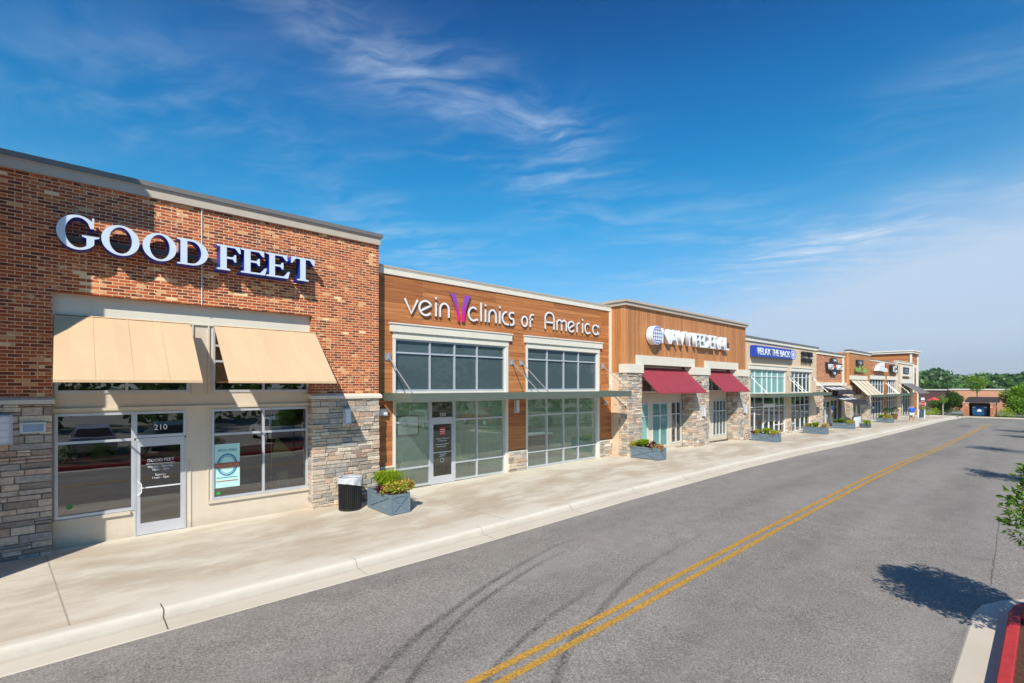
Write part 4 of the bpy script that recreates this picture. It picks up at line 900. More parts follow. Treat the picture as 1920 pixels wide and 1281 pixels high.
# ------------------------------------------------------------ brick cafe
b5 = thing('shop_building', (50, 0, -.35), 'small orange brick cafe front with black and white bird sign', 'building')
wall(b5, 'brick_wall', M['brick'], 46.0, 53.3, 3.55, 5.95, 0, .3)
for a, c in ((46.0, 47.3), (52.6, 54.1)): boxpart(b5, 'pier_cap', M['lintel'], a, c, -.2, .3, 3.25, 3.55); stone_pier(b5, a+.05, c-.05, -.14, zg(a)-.1, 3.25, ret=.3 if a < 47 else 0, hmin=.09, hmax=.16)
coping(b5, 45.97, 54.0, 0, 5.92, 6.22, ov=.14, cap=.1, fm='trim'); boxpart(b5, 'corner_trim', M['trim'], 53.3, 53.98, -.02, .3, 3.55, 5.92)
boxpart(b5, 'header_trim', M['trim'], 47.3, 52.9, -.1, .3, 3.30, 3.56)
wall(b5, 'stucco_infill', M['cream'], 47.2, 52.7, -.6, 3.3, .15, .15, [(47.4, 52.5, 2.3, 3.2), (47.5, 48.9, -.1, 2.0), (49.1, 50.2, -.5, 2.0), (50.4, 52.4, -.1, 2.0)])
window(b5, 47.4, 52.5, 2.3, 3.2, .14, [48.9, 50.3, 51.4], [], M['black'], M['glass_dark']); window(b5, 47.5, 48.9, -.1, 2.0, .14, [], [1.4], M['alu_cream'], M['glass_mid']); door(b5, 49.1, 50.2, -.38, 2.0, .14, M['alu_cream'], M['glass_mid']); window(b5, 50.4, 52.4, -.1, 2.0, .14, [51.4], [1.4], M['alu_cream'], M['glass_dark'])
shell(b5, 46.0, 54.0, 0, 12, 6.1, 3.5, 'interior', 4)
AD = plain('black_awning_fabric', (.035, .033, .045), .8); AW = plain('white_stripe_fabric', (.62, .62, .64), .8)
def louvre(x0, x1, y0, z0, y1, z1, label):
    a = thing('flat_awning', ((x0+x1)/2, y0, z0), label, 'awning', 'black and white slatted awnings on the cafe')
    mb = MB(); zm = (z0*.45+z1*.55); ym = (y0*.45+y1*.55)
    mb.bar(((x0+x1)/2, y0, z0), ((x0+x1)/2, ym, zm), x1-x0, .03); mb.build('white_panel', AW, a)
    mb = MB(); mb.bar(((x0+x1)/2, ym, zm), ((x0+x1)/2, y1, z1), x1-x0, .03); mb.box(x0, x1, y1-.02, y1+.0, z1-.22, z1); mb.build('black_panel', AD, a)
    mb = MB()
    for k in range(4): x = x0+(x1-x0)*k/3; mb.bar((x, y0, z0+.03), (x, y1, z1+.03), .03, .04)
    mb.build('rib', M['black'], a)
louvre(47.5, 52.4, -.05, 3.15, -1.2, 2.75, 'upper black and white slatted awning over the cafe'); louvre(48.0, 52.6, -.45, 2.35, -2.1, 1.85, 'lower black and white slatted awning over the cafe door')
s5 = thing('shop_sign', (50.2, -.1, 5), 'black cross-shaped sign reading RED BIRD on orange brick', 'sign')
mb = MB(); mb.prism([(48.25, 4.58), (49.3, 4.55), (49.45, 4.2), (51.0, 4.2), (51.1, 4.58), (52.7, 4.62), (52.7, 5.26), (51.2, 5.3), (50.9, 5.72), (49.6, 5.72), (49.3, 5.32), (48.25, 5.30)], -.2, -.04); mb.build('panel', M['black'], s5)
text('lettering', 'RED', s5, [M['white']], 48.4, -.205, 4.70, .46, 1.5, .04, offset=.0); text('lettering', 'BIRD', s5, [M['white']], 50.75, -.205, 4.70, .46, 1.85, .04, offset=.0)
text('lettering', 'THE', s5, [M['white']], 49.75, -.205, 5.40, .20, .95, .03); text('lettering', 'CO', s5, [M['white']], 49.9, -.205, 4.27, .2, .6, .03)
mb = MB(); mb.prism([(49.95, 4.95), (50.2, 4.75), (50.45, 4.9), (50.65, 5.15), (50.4, 5.08), (50.2, 5.2), (50.1, 5.05)], -.24, -.205); mb.build('bird_emblem', M['red'], s5)

# ------------------------------------------------------------ salon
b6 = thing('shop_building', (57.9, -.4, -.45), 'tall narrow tan wood front with green script letters and ribbed tan awning', 'building')
wall(b6, 'plank_wall', M['wood_v'], 54.05, 61.75, 3.3, 6.45, -.4, .3, [(54.4, 60.3, 3.3, 4.2)]); boxpart(b6, 'side_plank_wall', M['wood_v'], 54.05, 54.2, -.1, 3, 3.3, 6.4)
coping(b6, 54.0, 61.8, -.4, 6.38, 6.66, ov=.16, cap=.10, fm='trim'); boxpart(b6, 'header_trim', M['lintel'], 54.1, 60.3, -.52, -.1, 3.86, 4.24)
stone_pier(b6, 60.2, 61.7, -.5, zg(60)-.1, 3.3, ret=.5, hmin=.09, hmax=.16); stone_pier(b6, 54.1, 54.9, -.5, zg(54)-.1, 3.3, ret=.5, hmin=.09, hmax=.16)
wall(b6, 'stucco_infill', M['cream'], 54.9, 60.2, -.7, 3.9, 0, .15, [(55.1, 60.0, 2.4, 3.7), (55.2, 56.6, -.2, 1.95), (56.9, 58.2, -.6, 1.95), (58.5, 60.0, -.2, 1.95)])
window(b6, 55.1, 60.0, 2.4, 3.7, -.02, [56.3, 57.5, 58.7], [], M['brown_metal'], M['glass_dark']); window(b6, 55.2, 56.6, -.2, 1.95, -.02, [], [], M['alu_cream'], M['glass_mid']); door(b6, 56.9, 58.2, -.48, 1.95, -.02, M['alu_cream'], M['glass_mid']); window(b6, 58.5, 60.0, -.2, 1.95, -.02, [], [], M['alu_cream'], M['glass_mid'])
shell(b6, 54.05, 61.75, -.4, 12, 6.5, 3.9, 'interior', 4)
awning(54.2, 60.2, -.5, 3.8, -1.75, 2.45, plain('cream_awning_fabric', (.70, .58, .42), .85), 'cream awning with dark ribs under the green script letters', None, ribs=3)
s6 = thing('shop_sign', (57.4, -.5, 5), 'green script letters with dark lotus block on the tan wood front', 'sign')
text('lettering', 'nails Spa', s6, [plain('green_letter', (.22, .40, .10), .4)], 55.6, -.56, 4.62, .62, 3.9, .05, offset=.006, shear=.12)
boxpart(s6, 'block', M['black'], (56.2, 58.3, -.58, -.44, 5.25, 5.78), (55.5, 58.3, -.52, -.44, 4.50, 4.56)); mb = MB()
for k in range(5): ribbon(mb, [(57.2, 5.32), (57.2+(k-2)*.35, 5.70-abs(k-2)*.06)], .05, -.60, -.585)
mb.build('lotus_emblem', M['alu'], s6)

# ------------------------------------------------------------ last plank front and small beige front, then the tower
b7 = thing('shop_building', (70, .2, -.6), 'low plank front with two white logo signs, between tan salon and tower', 'building')
wall(b7, 'plank_wall', M['wood_h'], 61.75, 77.6, -1.0, 6.05, .2, .3, [(62.0, 71.3, -.9, 4.4), (73.0, 77.4, -.9, 4.4)])
coping(b7, 61.75, 77.7, .2, 6.0, 6.2, ov=.08, cap=.06, fm='trim')
for a, c in ((62.0, 71.3), (73.0, 77.4)):
    boxpart(b7, 'header_trim', M['trim'], a-.1, c+.1, .08, .3, 4.0, 4.42); n = 7 if c < 72 else 4
    window(b7, a, c, 2.35, 4.0, .24, [a+(c-a)*k/n for k in range(1, n)], [3.45], M['white_metal'], M['glass_upper']); window(b7, a, c, -.6, 2.15, .24, [a+(c-a)*k/n for k in range(1, n)], [1.5], M['white_metal'], M['glass_mid'])
    boxpart(b7, 'canopy_band', M['trim'], a, c, .22, .34, 2.15, 2.35)
shell(b7, 61.75, 77.6, .2, 12, 6.1, 4.4, 'interior', 4)
canopy(62.6, 79.5, .2, -1.3, 2.1, 2.36, [63.5, 71.8, 72.6, 78.6], 3.6, 'farthest grey-green canopy, near the people')
s7 = thing('shop_sign', (68.3, 0, 5.5), 'white sail-shaped sign with a small red flame on far plank front', 'sign')
mb = MB(); mb.prism([(66.2, 4.95), (69.3, 4.95), (69.3, 5.95), (68.2, 5.8), (66.9, 5.5)], -.25, .16); mb.build('panel', M['white'], s7)
mb = MB(); mb.prism([(69.5, 4.9), (71.3, 4.9), (70.9, 5.3), (69.6, 5.35)], -.2, .16); mb.build('panel', M['white'], s7); mb = MB(); mb.prism([(69.7, 5.4), (70.5, 5.35), (70.2, 5.75), (69.8, 5.8)], -.2, .16); mb.build('flame', M['red'], s7)
s8 = thing('shop_sign', (75.7, 0, 5.3), 'white rounded logo on dark square panel, far plank front', 'sign')
boxpart(s8, 'panel', M['black'], 74.0, 77.3, -.1, .16, 4.85, 5.8); mb = MB(); ribbon(mb, arc(75.6, 5.3, .9, .3, 60, 330, 14), .22, -.2, -.11); mb.prism([(74.6, 5.0), (75.2, 5.0), (75.1, 5.65), (74.7, 5.65)], -.2, -.11); mb.build('emblem', M['white'], s8)
b8 = thing('shop_building', (82.5, 0, -.7), 'small pale stucco front with square dark sign and grey awning beside the tower', 'building')
wall(b8, 'stucco_wall', M['beige'], 77.6, 88.0, -1.1, 6.3, 0, .3, [(80.0, 86.5, -1.0, 3.5)]); coping(b8, 77.6, 88.0, 0, 6.15, 6.48, ov=.14, cap=.06, fm='trim', cm='trim')
wall(b8, 'siding_panel', M['trim'], 79.6, 87.4, 3.6, 5.95, -.03, .03, [(80.3, 87.0, 4.2, 4.45)])
boxpart(b8, 'dark_slot', M['brown_metal'], 80.6, 84.8, -.06, -.031, 4.2, 4.55); window(b8, 80.0, 86.5, -.75, 3.5, .1, [81.6, 83.2, 84.8], [1.6], M['alu_cream'], M['glass_mid'])
shell(b8, 77.6, 88.0, 0, 12, 6.3, 3.6, 'interior', 4)
boxpart(b8, 'side_trim', M['cream'], 77.5, 77.6, -.02, 3, -.5, 6.3)
awning(80.0, 87.2, -.05, 3.6, -1.9, 2.35, plain('grey_awning_fabric', (.24, .22, .22), .8), 'grey ribbed awning on the farthest small front', None, ribs=5)
s9 = thing('shop_sign', (82.6, -.1, 5.2), 'square black sign with pale script lines beside the tower', 'sign')
boxpart(s9, 'panel', M['black'], 80.9, 84.4, -.12, -.035, 4.9, 5.72); boxpart(s9, 'script', M['sign_face'], *[(81.4, 84.0-.2*k, -.14, -.121, 5.05+.19*k, 5.10+.19*k) for k in range(3)])
b9 = thing('tower_building', (91, 12, -.9), 'tall orange corner tower with cream cornice at the end of the row', 'building')
boxpart(b9, 'wall', M['wood_h'], 88.3, 93.4, .3, 24, -1.3, 7.9); boxpart(b9, 'corner_trim', M['trim'], (88.2, 88.6, .18, .4, -1.3, 7.9), (93.1, 93.5, .18, .4, -1.3, 7.9), (88.1, 88.9, 23.7, 24.1, -1.3, 7.9))
boxpart(b9, 'cornice', M['trim'], (88.0, 93.8, -.05, 24.2, 7.9, 8.15), (87.9, 93.9, -.15, 24.3, 8.15, 8.32)); boxpart(b9, 'window', M['glass_dark'], 90.1, 91.7, .2, .3, 2.5, 5.9); boxpart(b9, 'window_trim', M['trim'], (89.8, 90.1, .15, .3, 2.3, 6.3), (91.7, 92.0, .15, .3, 2.3, 6.3), (90.1, 91.7, .15, .3, 5.9, 6.3))
# neighbour to the left, out of frame, whose projecting corner shades the brick shop
b0 = thing('shop_building', (-6, -2.2, 0), 'tall projecting brick block left of the brick shop, outside the photo', 'building')
boxpart(b0, 'wall', M['brick'], -14, -1.93, -2.2, 3, -.2, 9.95); boxpart(b0, 'cornice', M['coping_tan'], -14.2, -1.43, -2.72, 3.2, 9.95, 10.6)

# ------------------------------------------------------------ foliage
def leaf_cloud(mb, n, sampler, size, mi=0, up=.3, asp=.5, seed=0, droop=0.0, fold=.25):
    r = np.random.default_rng(seed)
    for _ in range(n):
        p, out = sampler(r)
        s = size*r.uniform(.6, 1.35); d = out+r.normal(0, .55, 3); d[2] += up-droop; d /= np.linalg.norm(d)+1e-9
        q = np.cross(d, r.normal(0, 1, 3)); q /= np.linalg.norm(q)+1e-9; nn = np.cross(d, q)
        w = q*s*asp*.5; a = p; b = p+d*s*.5+w+nn*s*.06; c = p+d*s+nn*(-fold*s*.3); e = p+d*s*.5-w+nn*s*.06
        mb.add([a, b, c, e], [(0, 1, 2, 3)], mi)
def blob_sampler(cs):
    def f(r):
        c = cs[r.integers(len(cs))]; d = r.normal(0, 1, 3); d /= np.linalg.norm(d); rad = r.uniform(.45, 1)**.6
        return np.array(c[:3])+d*np.array([c[3], c[3], c[4] if len(c) > 4 else c[3]])*rad, d
    return f
def crown_blobs(c, rx, rz, n, r, seed, cone=0.0):
    rd = np.random.default_rng(seed); out = []
    while len(out) < n:
        d = rd.uniform(-1, 1, 3)
        if np.linalg.norm(d) > 1: continue
        k = 1-cone*max(0, (d[2]+1)/2)
        s = r*rd.uniform(.6, 1.2)*(1-.4*max(0, d[2])*cone); out.append((c[0]+d[0]*rx*k, c[1]+d[1]*rx*k, c[2]+d[2]*rz, s, s*.8))
    return out
def tree(name, loc, h, rx, zc, rz, mats, label, group, nleaf=4000, lsize=.09, nblob=26, seed=1, trunk=.05, cone=.6, trunk_m='bark', cat='tree'):
    x, y, z = loc; t_ = thing(name, loc, label, cat, group); bl = crown_blobs((x, y, z+zc), rx, rz, nblob, rx*.36, seed, cone)
    mb = MB(); rd = random.Random(seed); top = (x+rd.uniform(-.05, .05), y, z+zc+rz*.6)
    pts = [(x, y, z-.1), (x+.02, y, z+zc*.5), top]
    mb.tube(pts[0], pts[1], trunk*1.3, trunk, 8); mb.tube(pts[1], pts[2], trunk, trunk*.35, 8)
    for b in bl[:14]:
        s = Vector(pts[1]).lerp(Vector(top), rd.uniform(0, .8)); mb.tube(s, (b[0], b[1], b[2]), trunk*.4, trunk*.12, 5, caps=False)
    mb.build('trunk', M[trunk_m], t_)
    mb = MB(); leaf_cloud(mb, nleaf, blob_sampler(bl), lsize, 0, .15, .45, seed); mb.build('crown', mats, t_); return t_
def bush(name, loc, rx, ry, rz, mat, label, group=None, n=1500, ls=.1, seed=1, cat='shrub', nb=10, lumpy=.45):
    rd = np.random.default_rng(seed); bl = []
    for _ in range(nb):
        a = rd.uniform(0, 6.28); q = rd.uniform(0, .75)
        bl.append((loc[0]+math.cos(a)*rx*q, loc[1]+math.sin(a)*ry*q, loc[2]+rz*rd.uniform(.3, .75), min(rx, ry, rz)*lumpy*rd.uniform(.8, 1.3)))
    mb = MB(); leaf_cloud(mb, n, blob_sampler(bl), ls, 0, .3, .5, seed); o = mb.build(name, mat, loc=loc); return tag(o, label, cat, group)

# ------------------------------------------------------------ planters
def make_planter(name, loc, lx, ly, h, label, kinds, seed, dark=False):
    p = thing(name, loc, label, 'planter', 'planters along the sidewalk'); x, y, z = loc; ax, ay = lx/2, ly/2
    mb = MB(); t_ = .035; c = .06
    mb.box(x-ax, x+ax, y-ay, y-ay+t_, z+.03, z+h-.03); mb.box(x-ax, x+ax, y+ay-t_, y+ay, z+.03, z+h-.03); mb.box(x-ax, x-ax+t_, y-ay+t_, y+ay-t_, z+.03, z+h-.03); mb.box(x+ax-t_, x+ax, y-ay+t_, y+ay-t_, z+.03, z+h-.03)
    for sx in (-1, 1):
        for sy in (-1, 1): X0, Y0 = x+sx*(ax-c/2+.012), y+sy*(ay-c/2+.012); mb.box(X0-c/2, X0+c/2, Y0-c/2, Y0+c/2, z, z+h)
    for sy in (-1, 1):
        Y0 = y+sy*(ay+.004); mb.box(x-ax+c, x+ax-c, Y0-.014, Y0+.014, z+h-.07, z+h-.01); mb.box(x-ax+c, x+ax-c, Y0-.014, Y0+.014, z+.02, z+.08)
    for sx in (-1, 1):
        X0 = x+sx*(ax+.004); mb.box(X0-.014, X0+.014, y-ay+c, y+ay-c, z+h-.07, z+h-.01); mb.box(X0-.014, X0+.014, y-ay+c, y+ay-c, z+.02, z+.08)
    mb.build('box', M['planter_dark'] if dark else M['planter'], p)
    mb = MB()
    for s in (-1, 1):
        X0 = x+s*(ax+.010); mb.bar((X0, y-ay+c, z+.07), (X0, y+ay-c, z+h-.06), .022, .032); mb.bar((X0+s*.004, y-ay+c, z+h-.06), (X0+s*.004, y+ay-c, z+.07), .022, .032)
        Y0 = y+s*(ay+.010); mb.bar((x-ax+c, Y0, z+.07), (x+ax-c, Y0, z+h-.06), .022, .032); mb.bar((x-ax+c, Y0+s*.004, z+h-.06), (x+ax-c, Y0+s*.004, z+.07), .022, .032)
    mb.build('cross_brace', M['planter'] if not dark else M['planter_dark'], p)
    boxpart(p, 'soil', M['soil'], x-ax+t_, x+ax-t_, y-ay+t_, y+ay-t_, z+h-.12, z+h-.06)
    for i, (kind, fy, rad, hh) in enumerate(kinds):
        cy = y+fy*ay; mb = MB(); r = np.random.default_rng(seed*10+i)
        if kind in ('leaf_lime', 'leaf_bright') and hh > .22:          # mound of arching blades
            for _ in range(int(560*rad/.3)):
                a = r.uniform(0, 6.283); q = r.uniform(0, 1)**.5; bx0 = x+math.cos(a)*rad*.35*q; by0 = cy+math.sin(a)*rad*.35*q; o = np.array([math.cos(a), math.sin(a), 0.])
                L = hh*r.uniform(.75, 1.3); lean = rad*r.uniform(.15, 1.05)*(.35+.65*q); w = .015*r.uniform(.7, 1.3); tn = np.array([-o[1], o[0], 0])
                P = [np.array([bx0, by0, z+h-.08])+o*lean*u**1.7+np.array([0, 0, L*(1-(1-u)**1.6)*(1 if u < .7 else 1-.25*(u-.7)/.3)]) for u in (0, .35, .7, 1)]
                W = [w, w*1.3, w, .002]; v = [];
                for p_, w_ in zip(P, W): v += [p_+tn*w_, p_-tn*w_]
                mb.add(v, [(0, 1, 3, 2), (2, 3, 5, 4), (4, 5, 7, 6)])
            mb.build('grass_clump', M[kind], p, smooth=True)
        else:
            bl = [(x+r.uniform(-1.15, 1.25)*ax, cy+r.uniform(-.6, .6)*rad, z+h-.02+r.uniform(.02, hh*.7), rad*.32) for _ in range(9)]
            leaf_cloud(mb, int(420*rad/.25), blob_sampler(bl), .055 if kind.startswith('flower') else .075, 0, .4, .75, seed*7+i)
            if kind.startswith('flower'): leaf_cloud(mb, int(280*rad/.25), blob_sampler(bl), .07, 1, .3, .6, seed*9+i)
            mb.build('flowers' if kind.startswith('flower') else 'leaves', [M[kind], M['leaf_lime'] if i % 2 else M['leaf_bright']] if kind.startswith('flower') else M[kind], p)
    return p
full = [('flower_pink', -.62, .34, .36), ('leaf_lime', .10, .46, .52), ('leaf_maroon', -.3, .2, .16), ('flower_gold', -.75, .32, .34), ('flower_pink', .72, .28, .34)]
make_planter('planter_box', (6.27, -1.37, 0), .54, 1.24, .52, 'blue-grey planter with lime grass and pink flowers beside the trash can', full, 1)
make_planter('planter_box', (18.75, -1.25, .1), .56, 1.45, .52, 'blue-grey planter with orange and red flowers, under the end of the clinic canopy', [('flower_pink', -.8, .28, .14), ('leaf_lime', .25, .32, .34), ('leaf_maroon', -.25, .26, .2), ('flower_gold', .8, .22, .2)], 2)
make_planter('planter_box', (31.0, -1.60, -.08), .56, 1.45, .50, 'blue-grey planter with lime mounds in front of the blue-signed shop', [('leaf_lime', -.05, .28, .36), ('flower_gold', -.65, .28, .24), ('flower_gold', .65, .28, .18), ('leaf_maroon', .85, .18, .12)], 3)
make_planter('planter_box', (40.5, -1.5, -.22), .56, 1.5, .50, 'blue-grey planter with pink flowers at street end, second shop past the maroon awnings', [('leaf_lime', .0, .3, .36), ('flower_pink', -.8, .34, .3), ('flower_gold', .7, .25, .2)], 4)
make_planter('planter_box', (48.3, -1.35, -.33), .56, 1.5, .50, 'blue-grey planter before the brick cafe, left of the small dark trough', [('leaf_bright', .1, .3, .4), ('flower_gold', -.65, .34, .3), ('leaf_bright', .7, .25, .3)], 5)
make_planter('planter_trough', (51.3, -2.3, -.36), .95, .45, .40, 'small dark trough heaped with lime leaves near the cafe', [('leaf_lime', .0, .36, .30), ('leaf_lime', -.3, .3, .12)], 6, dark=True)
make_planter('planter_box', (61.6, -1.7, -.47), 1.0, 1.3, .50, 'blue-grey planter with golden flowers, farthest one before the tower', [('leaf_lime', .5, .36, .36), ('flower_gold', -.5, .40, .36)], 7)

# ------------------------------------------------------------ trash cans
def trash(loc, label, liner):
    x, y, z = loc; t_ = thing('trash_can', loc, label, 'trash can', 'black slatted trash cans'); mb = MB()
    for k in range(34): a = 2*math.pi*k/34; mb.bar((x+.275*math.cos(a), y+.275*math.sin(a), z+.05), (x+.285*math.cos(a), y+.285*math.sin(a), z+.80), .03, .012)
    mb.build('slats', M['black'], t_)
    mb = MB(); mb.lathe([(.24, 0), (.29, .0), (.295, .05), (.27, .06)], loc, 32); mb.lathe([(.27, .78), (.30, .79), (.30, .83), (.27, .84)], loc, 32); mb.lathe([(.245, .04), (.25, .8)], loc, 24); mb.build('drum', M['black'], t_)
    if liner:
        mb = MB(); N = 44; prof = [(.262, .80), (.30, .86), (.318, .85), (.322, .78), (.325, .70), (.327, .62)]; v = []
        for j, (r, h) in enumerate(prof):
            for i in range(N):
                a = 2*math.pi*i/N; k = .010*math.sin(a*9+j)*(j/3)+.006*math.sin(a*17+2*j); hh = h+(-.10*math.sin(a+1.0)*(j-2)/3 if j > 2 else 0); v.append((x+(r+k)*math.cos(a), y+(r+k)*math.sin(a), z+hh))
        mb.add(v, [(j*N+i, j*N+(i+1) % N, j*N+N+(i+1) % N, j*N+N+i) for j in range(len(prof)-1) for i in range(N)]); mb.lathe([(.01, .70), (.20, .74), (.262, .80)], loc, 30)
        mb.build('plastic_liner', plain('white_plastic', (.52, .54, .57), .35, var=.14, scale=9), t_, smooth=True)
    return t_
trash((5.56, -.62, 0), 'black slatted trash can with white plastic liner by the stone pier', True)
# menu board
mb_ = thing('notice_board', (50.6, -2.0, -.36), 'white board in thin black frame beside the dark trough', 'board'); boxpart(mb_, 'panel', M['white'], 49.3, 51.9, -1.79, -1.77, -.28, .62)
boxpart(mb_, 'frame', M['black'], (49.25, 49.31, -1.82, -1.74, -.36, .66), (51.89, 51.95, -1.82, -1.74, -.36, .66), (49.31, 51.89, -1.82, -1.74, .62, .66))
for i, (X, Y) in enumerate(((66.5, -1.0), (69.5, -1.1))):
    P = thing('shrub_pot', (X, Y, zg(X)), ['dark round shrub in a pot by the far canopy, left one', 'dark round shrub in a pot by the far canopy, right one'][i], 'potted plant', 'potted shrubs'); mb = MB(); mb.lathe([(.0, 0), (.24, 0), (.34, .62), (.30, .62), (.28, .55), (0, .55)], (X, Y, zg(X)), 20); mb.build('pot', M['brown_metal'], P)
    mb = MB(); leaf_cloud(mb, 500, blob_sampler([(X, Y, zg(X)+.95, .42), (X+.1, Y, zg(X)+1.1, .3)]), .1, seed=30+i); mb.build('foliage', M['leaf_dark'], P)

# ------------------------------------------------------------ parking islands
def island(x0, x1, yc, rad, red, label=''):
    """rounded island: gutter pan, kerb and planted middle, following the fall of the road"""
    def loop(inset):
        r = rad-inset; p = []
        for i in range(13): a = 90-180*i/12; p.append((x1+r*math.cos(R(a)), yc+r*math.sin(R(a))))
        for i in range(13): a = 270-180*i/12; p.append((x0+r*math.cos(R(a)), yc+r*math.sin(R(a))))
        q = []
        n = len(p)
        for i in range(n):                     # subdivide the straights
            a, b = p[i], p[(i+1) % n]; k = max(1, int(abs(a[0]-b[0])/1.0))
            for j in range(k): q.append((a[0]+(b[0]-a[0])*j/k, a[1]+(b[1]-a[1])*j/k))
        return q
    prof = [(0, -.149), (.02, -.138), (.36, -.120), (.365, -.118), (.372, .010), (.382, .020), (.480, .020), (.490, .012), (.494, -.06)]
    L0 = [loop(i) for i, _ in prof]; n = min(len(l) for l in L0)
    def ring(ks, name, mat):
        mb = MB(); v = []
        for k in ks: v += [(x, y, zg(x)+prof[k][1]) for x, y in L0[k][:n]]
        mb.add(v, [(j*n+i, j*n+(i+1) % n, (j+1)*n+(i+1) % n, (j+1)*n+i) for j in range(len(ks)-1) for i in range(n)]); return tag(mb.build(name, mat), kind='structure')
    ring([0, 1, 2, 3], 'gutter', M['kerbc']); ring([3, 4, 5, 6, 7, 8], 'kerb', M['red_kerb'] if red else M['kerbc'])
    mb = MB(); v = [(x, y, zg(x)-.06) for x, y in L0[-1][:n]]; v2 = [((x-(x0+x1)/2)*.97+(x0+x1)/2, yc+(y-yc)*.7, zg(x)-.0) for x, y in L0[-1][:n]]; c = len(v)*2
    mb.add(v+v2, [(i, (i+1) % n, n+(i+1) % n, n+i) for i in range(n)]); mb.add(v2, [tuple(range(n))[::-1]]); tag(mb.build('planting_bed', M['mulch']), kind='structure')
M['red_kerb'] = mark_mat('red_kerb_paint', (.50, .035, .035), .0, 7)
ISL = [(-10, 9.85, True), (23.6, 38, False), (49, 62, False), (72, 84, False)]
for a, b, r_ in ISL: island(a, b, -14.12, 1.80, r_)
# bark chips along the near bed edge
mb = MB(); r = np.random.default_rng(5)
for _ in range(1500):
    X = r.uniform(3, 11); Y = -14.12+r.uniform(-1.2, 1.2); 
    if X > 9.85 and math.hypot(X-9.85, Y+14.12) > 1.2: continue
    p = np.array([X, Y, zg(X)+.0+r.uniform(0, .012)-abs(Y+14.12)*.045+.045]); a = r.normal(0, 1, 3); a[2] *= .3; a /= np.linalg.norm(a); b = np.cross(a, [0, 0, 1.]); b /= np.linalg.norm(b)
    a *= r.uniform(.015, .05); b *= r.uniform(.006, .016); mb.add([p-a-b, p+a-b, p+a+b, p-a+b], [(0, 1, 2, 3)])
tag(mb.build('bark_chips', M['mulch']), 'brown bark chips inside the red kerb', 'bark', kind='stuff')
tree('young_tree', (8.95, -13.56, .0), 2.9, .90, 1.86, .70, M['leaf_mid'], 'leafy young tree by the red kerb, its twigs reaching in at the right edge', 'young trees on the parking islands', 14000, .075, 46, 3, .03, .45)
for i, (X, h, w) in enumerate([(24.2, 3.3, 1.1), (36.8, 4.3, 1.4), (50.5, 3.5, 1.2), (57.5, 4.3, 1.5)]):
    tree('young_tree', (X, -13.5, zg(X)), h, w, h*.62, h*.33, M['leaf'], ['young tree on the second island, just off the right edge', 'second young tree on the second island', 'young tree on the third island', 'farther young tree on the third island'][i], 'young trees on the parking islands', 2200, .13, 24, 20+i, .04, .5)
for i in range(9): X = -5.5+i*1.35; bush('low_shrub', (X, -14.3, .02), .62, .62, .75, M['leaf'] if i % 3 else M['leaf_dark'], 'rounded shrub on the red-kerbed island, below and behind the camera', 'shrubs on the island behind the camera', 700, .09, 50+i)
for i in range(8): X = 25.5+i*1.6; bush('low_shrub', (X, -14.6, zg(X)), .62, .62, .7, M['leaf'], 'rounded shrub on the second island, outside the photo', 'shrubs on the second island', 350, .13, 70+i)

# ------------------------------------------------------------ parked cars seen only in the shop windows
def make_car(loc, paint, label):
    c = thing('parked_car', loc, label, 'car', 'cars parked behind the camera'); x, y, z = loc
    def sect(pts, name, mat, w0, w1, zs):      # side profile along Y, extruded in X with inset top
        mb = MB(); n = len(pts); f = lambda zz, : w0+(w1-w0)*max(0, min(1, (zz-zs[0])/(zs[1]-zs[0])))
        v = [(x-f(b), y+a, z+b) for a, b in pts]+[(x+f(b), y+a, z+b) for a, b in pts]
        mb.add(v, [tuple(range(n)), tuple(range(n, 2*n))[::-1]]+[(i, n+i, n+(i+1) % n, (i+1) % n) for i in range(n)]); return mb.build(name, mat, c)
    body = [(-2.25, .25), (-2.3, .55), (-2.15, .78), (-1.2, .92), (1.35, .95), (2.1, .90), (2.28, .6), (2.2, .25)]
    sect(body, 'body', paint, .90, .84, (.5, .95)); sect([(-1.3, .91), (-.55, 1.38), (-.2, 1.45), (.8, 1.44), (1.25, 1.30), (1.75, .93)], 'roof', paint, .82, .58, (.92, 1.45))
    mb = MB()
    for s in (-1, 1): mb.add([(x+s*.835, y-1.05, z+.95), (x+s*.835, y+1.5, z+.97), (x+s*.635, y+1.05, z+1.34), (x+s*.635, y-.5, z+1.36)], [(0, 1, 2, 3)])
    mb.add([(x-.74, y-1.27, z+.96), (x+.74, y-1.27, z+.96), (x+.58, y-.60, z+1.37), (x-.58, y-.60, z+1.37)], [(0, 1, 2, 3)]); mb.add([(x-.72, y+1.72, z+.98), (x+.72, y+1.72, z+.98), (x+.56, y+1.26, z+1.32), (x-.56, y+1.26, z+1.32)], [(0, 1, 2, 3)])
    mb.build('windows', M['black'], c)
    for sx in (-1, 1):
        for sy in (-1.42, 1.38): mb = MB(); mb.tube((x+sx*.70, y+sy, z+.32), (x+sx*.915, y+sy, z+.32), .32, n=20); w = mb.build('wheel', M['black'], c); mb = MB(); mb.tube((x+sx*.91, y+sy, z+.32), (x+sx*.925, y+sy, z+.32), .20, n=12); mb.build('rim', M['alu'], w)
    return c
for i, (X, cname, colr) in enumerate([(-3.5, 'dark blue', (.02, .04, .10)), (1.0, 'light grey', (.45, .47, .50)), (4.2, 'teal grey', (.10, .20, .24)), (9.8, 'white', (.7, .7, .7)), (15.5, 'dark grey', (.06, .06, .07)), (21.0, 'silver', (.5, .5, .52)), (27.0, 'deep red', (.3, .02, .02))]):
    make_car((X, -19.5, zg(X)-.15), plain('car_paint', colr, .22, .3, .02), '%s parked car behind the camera, seen only in window reflections' % cname)
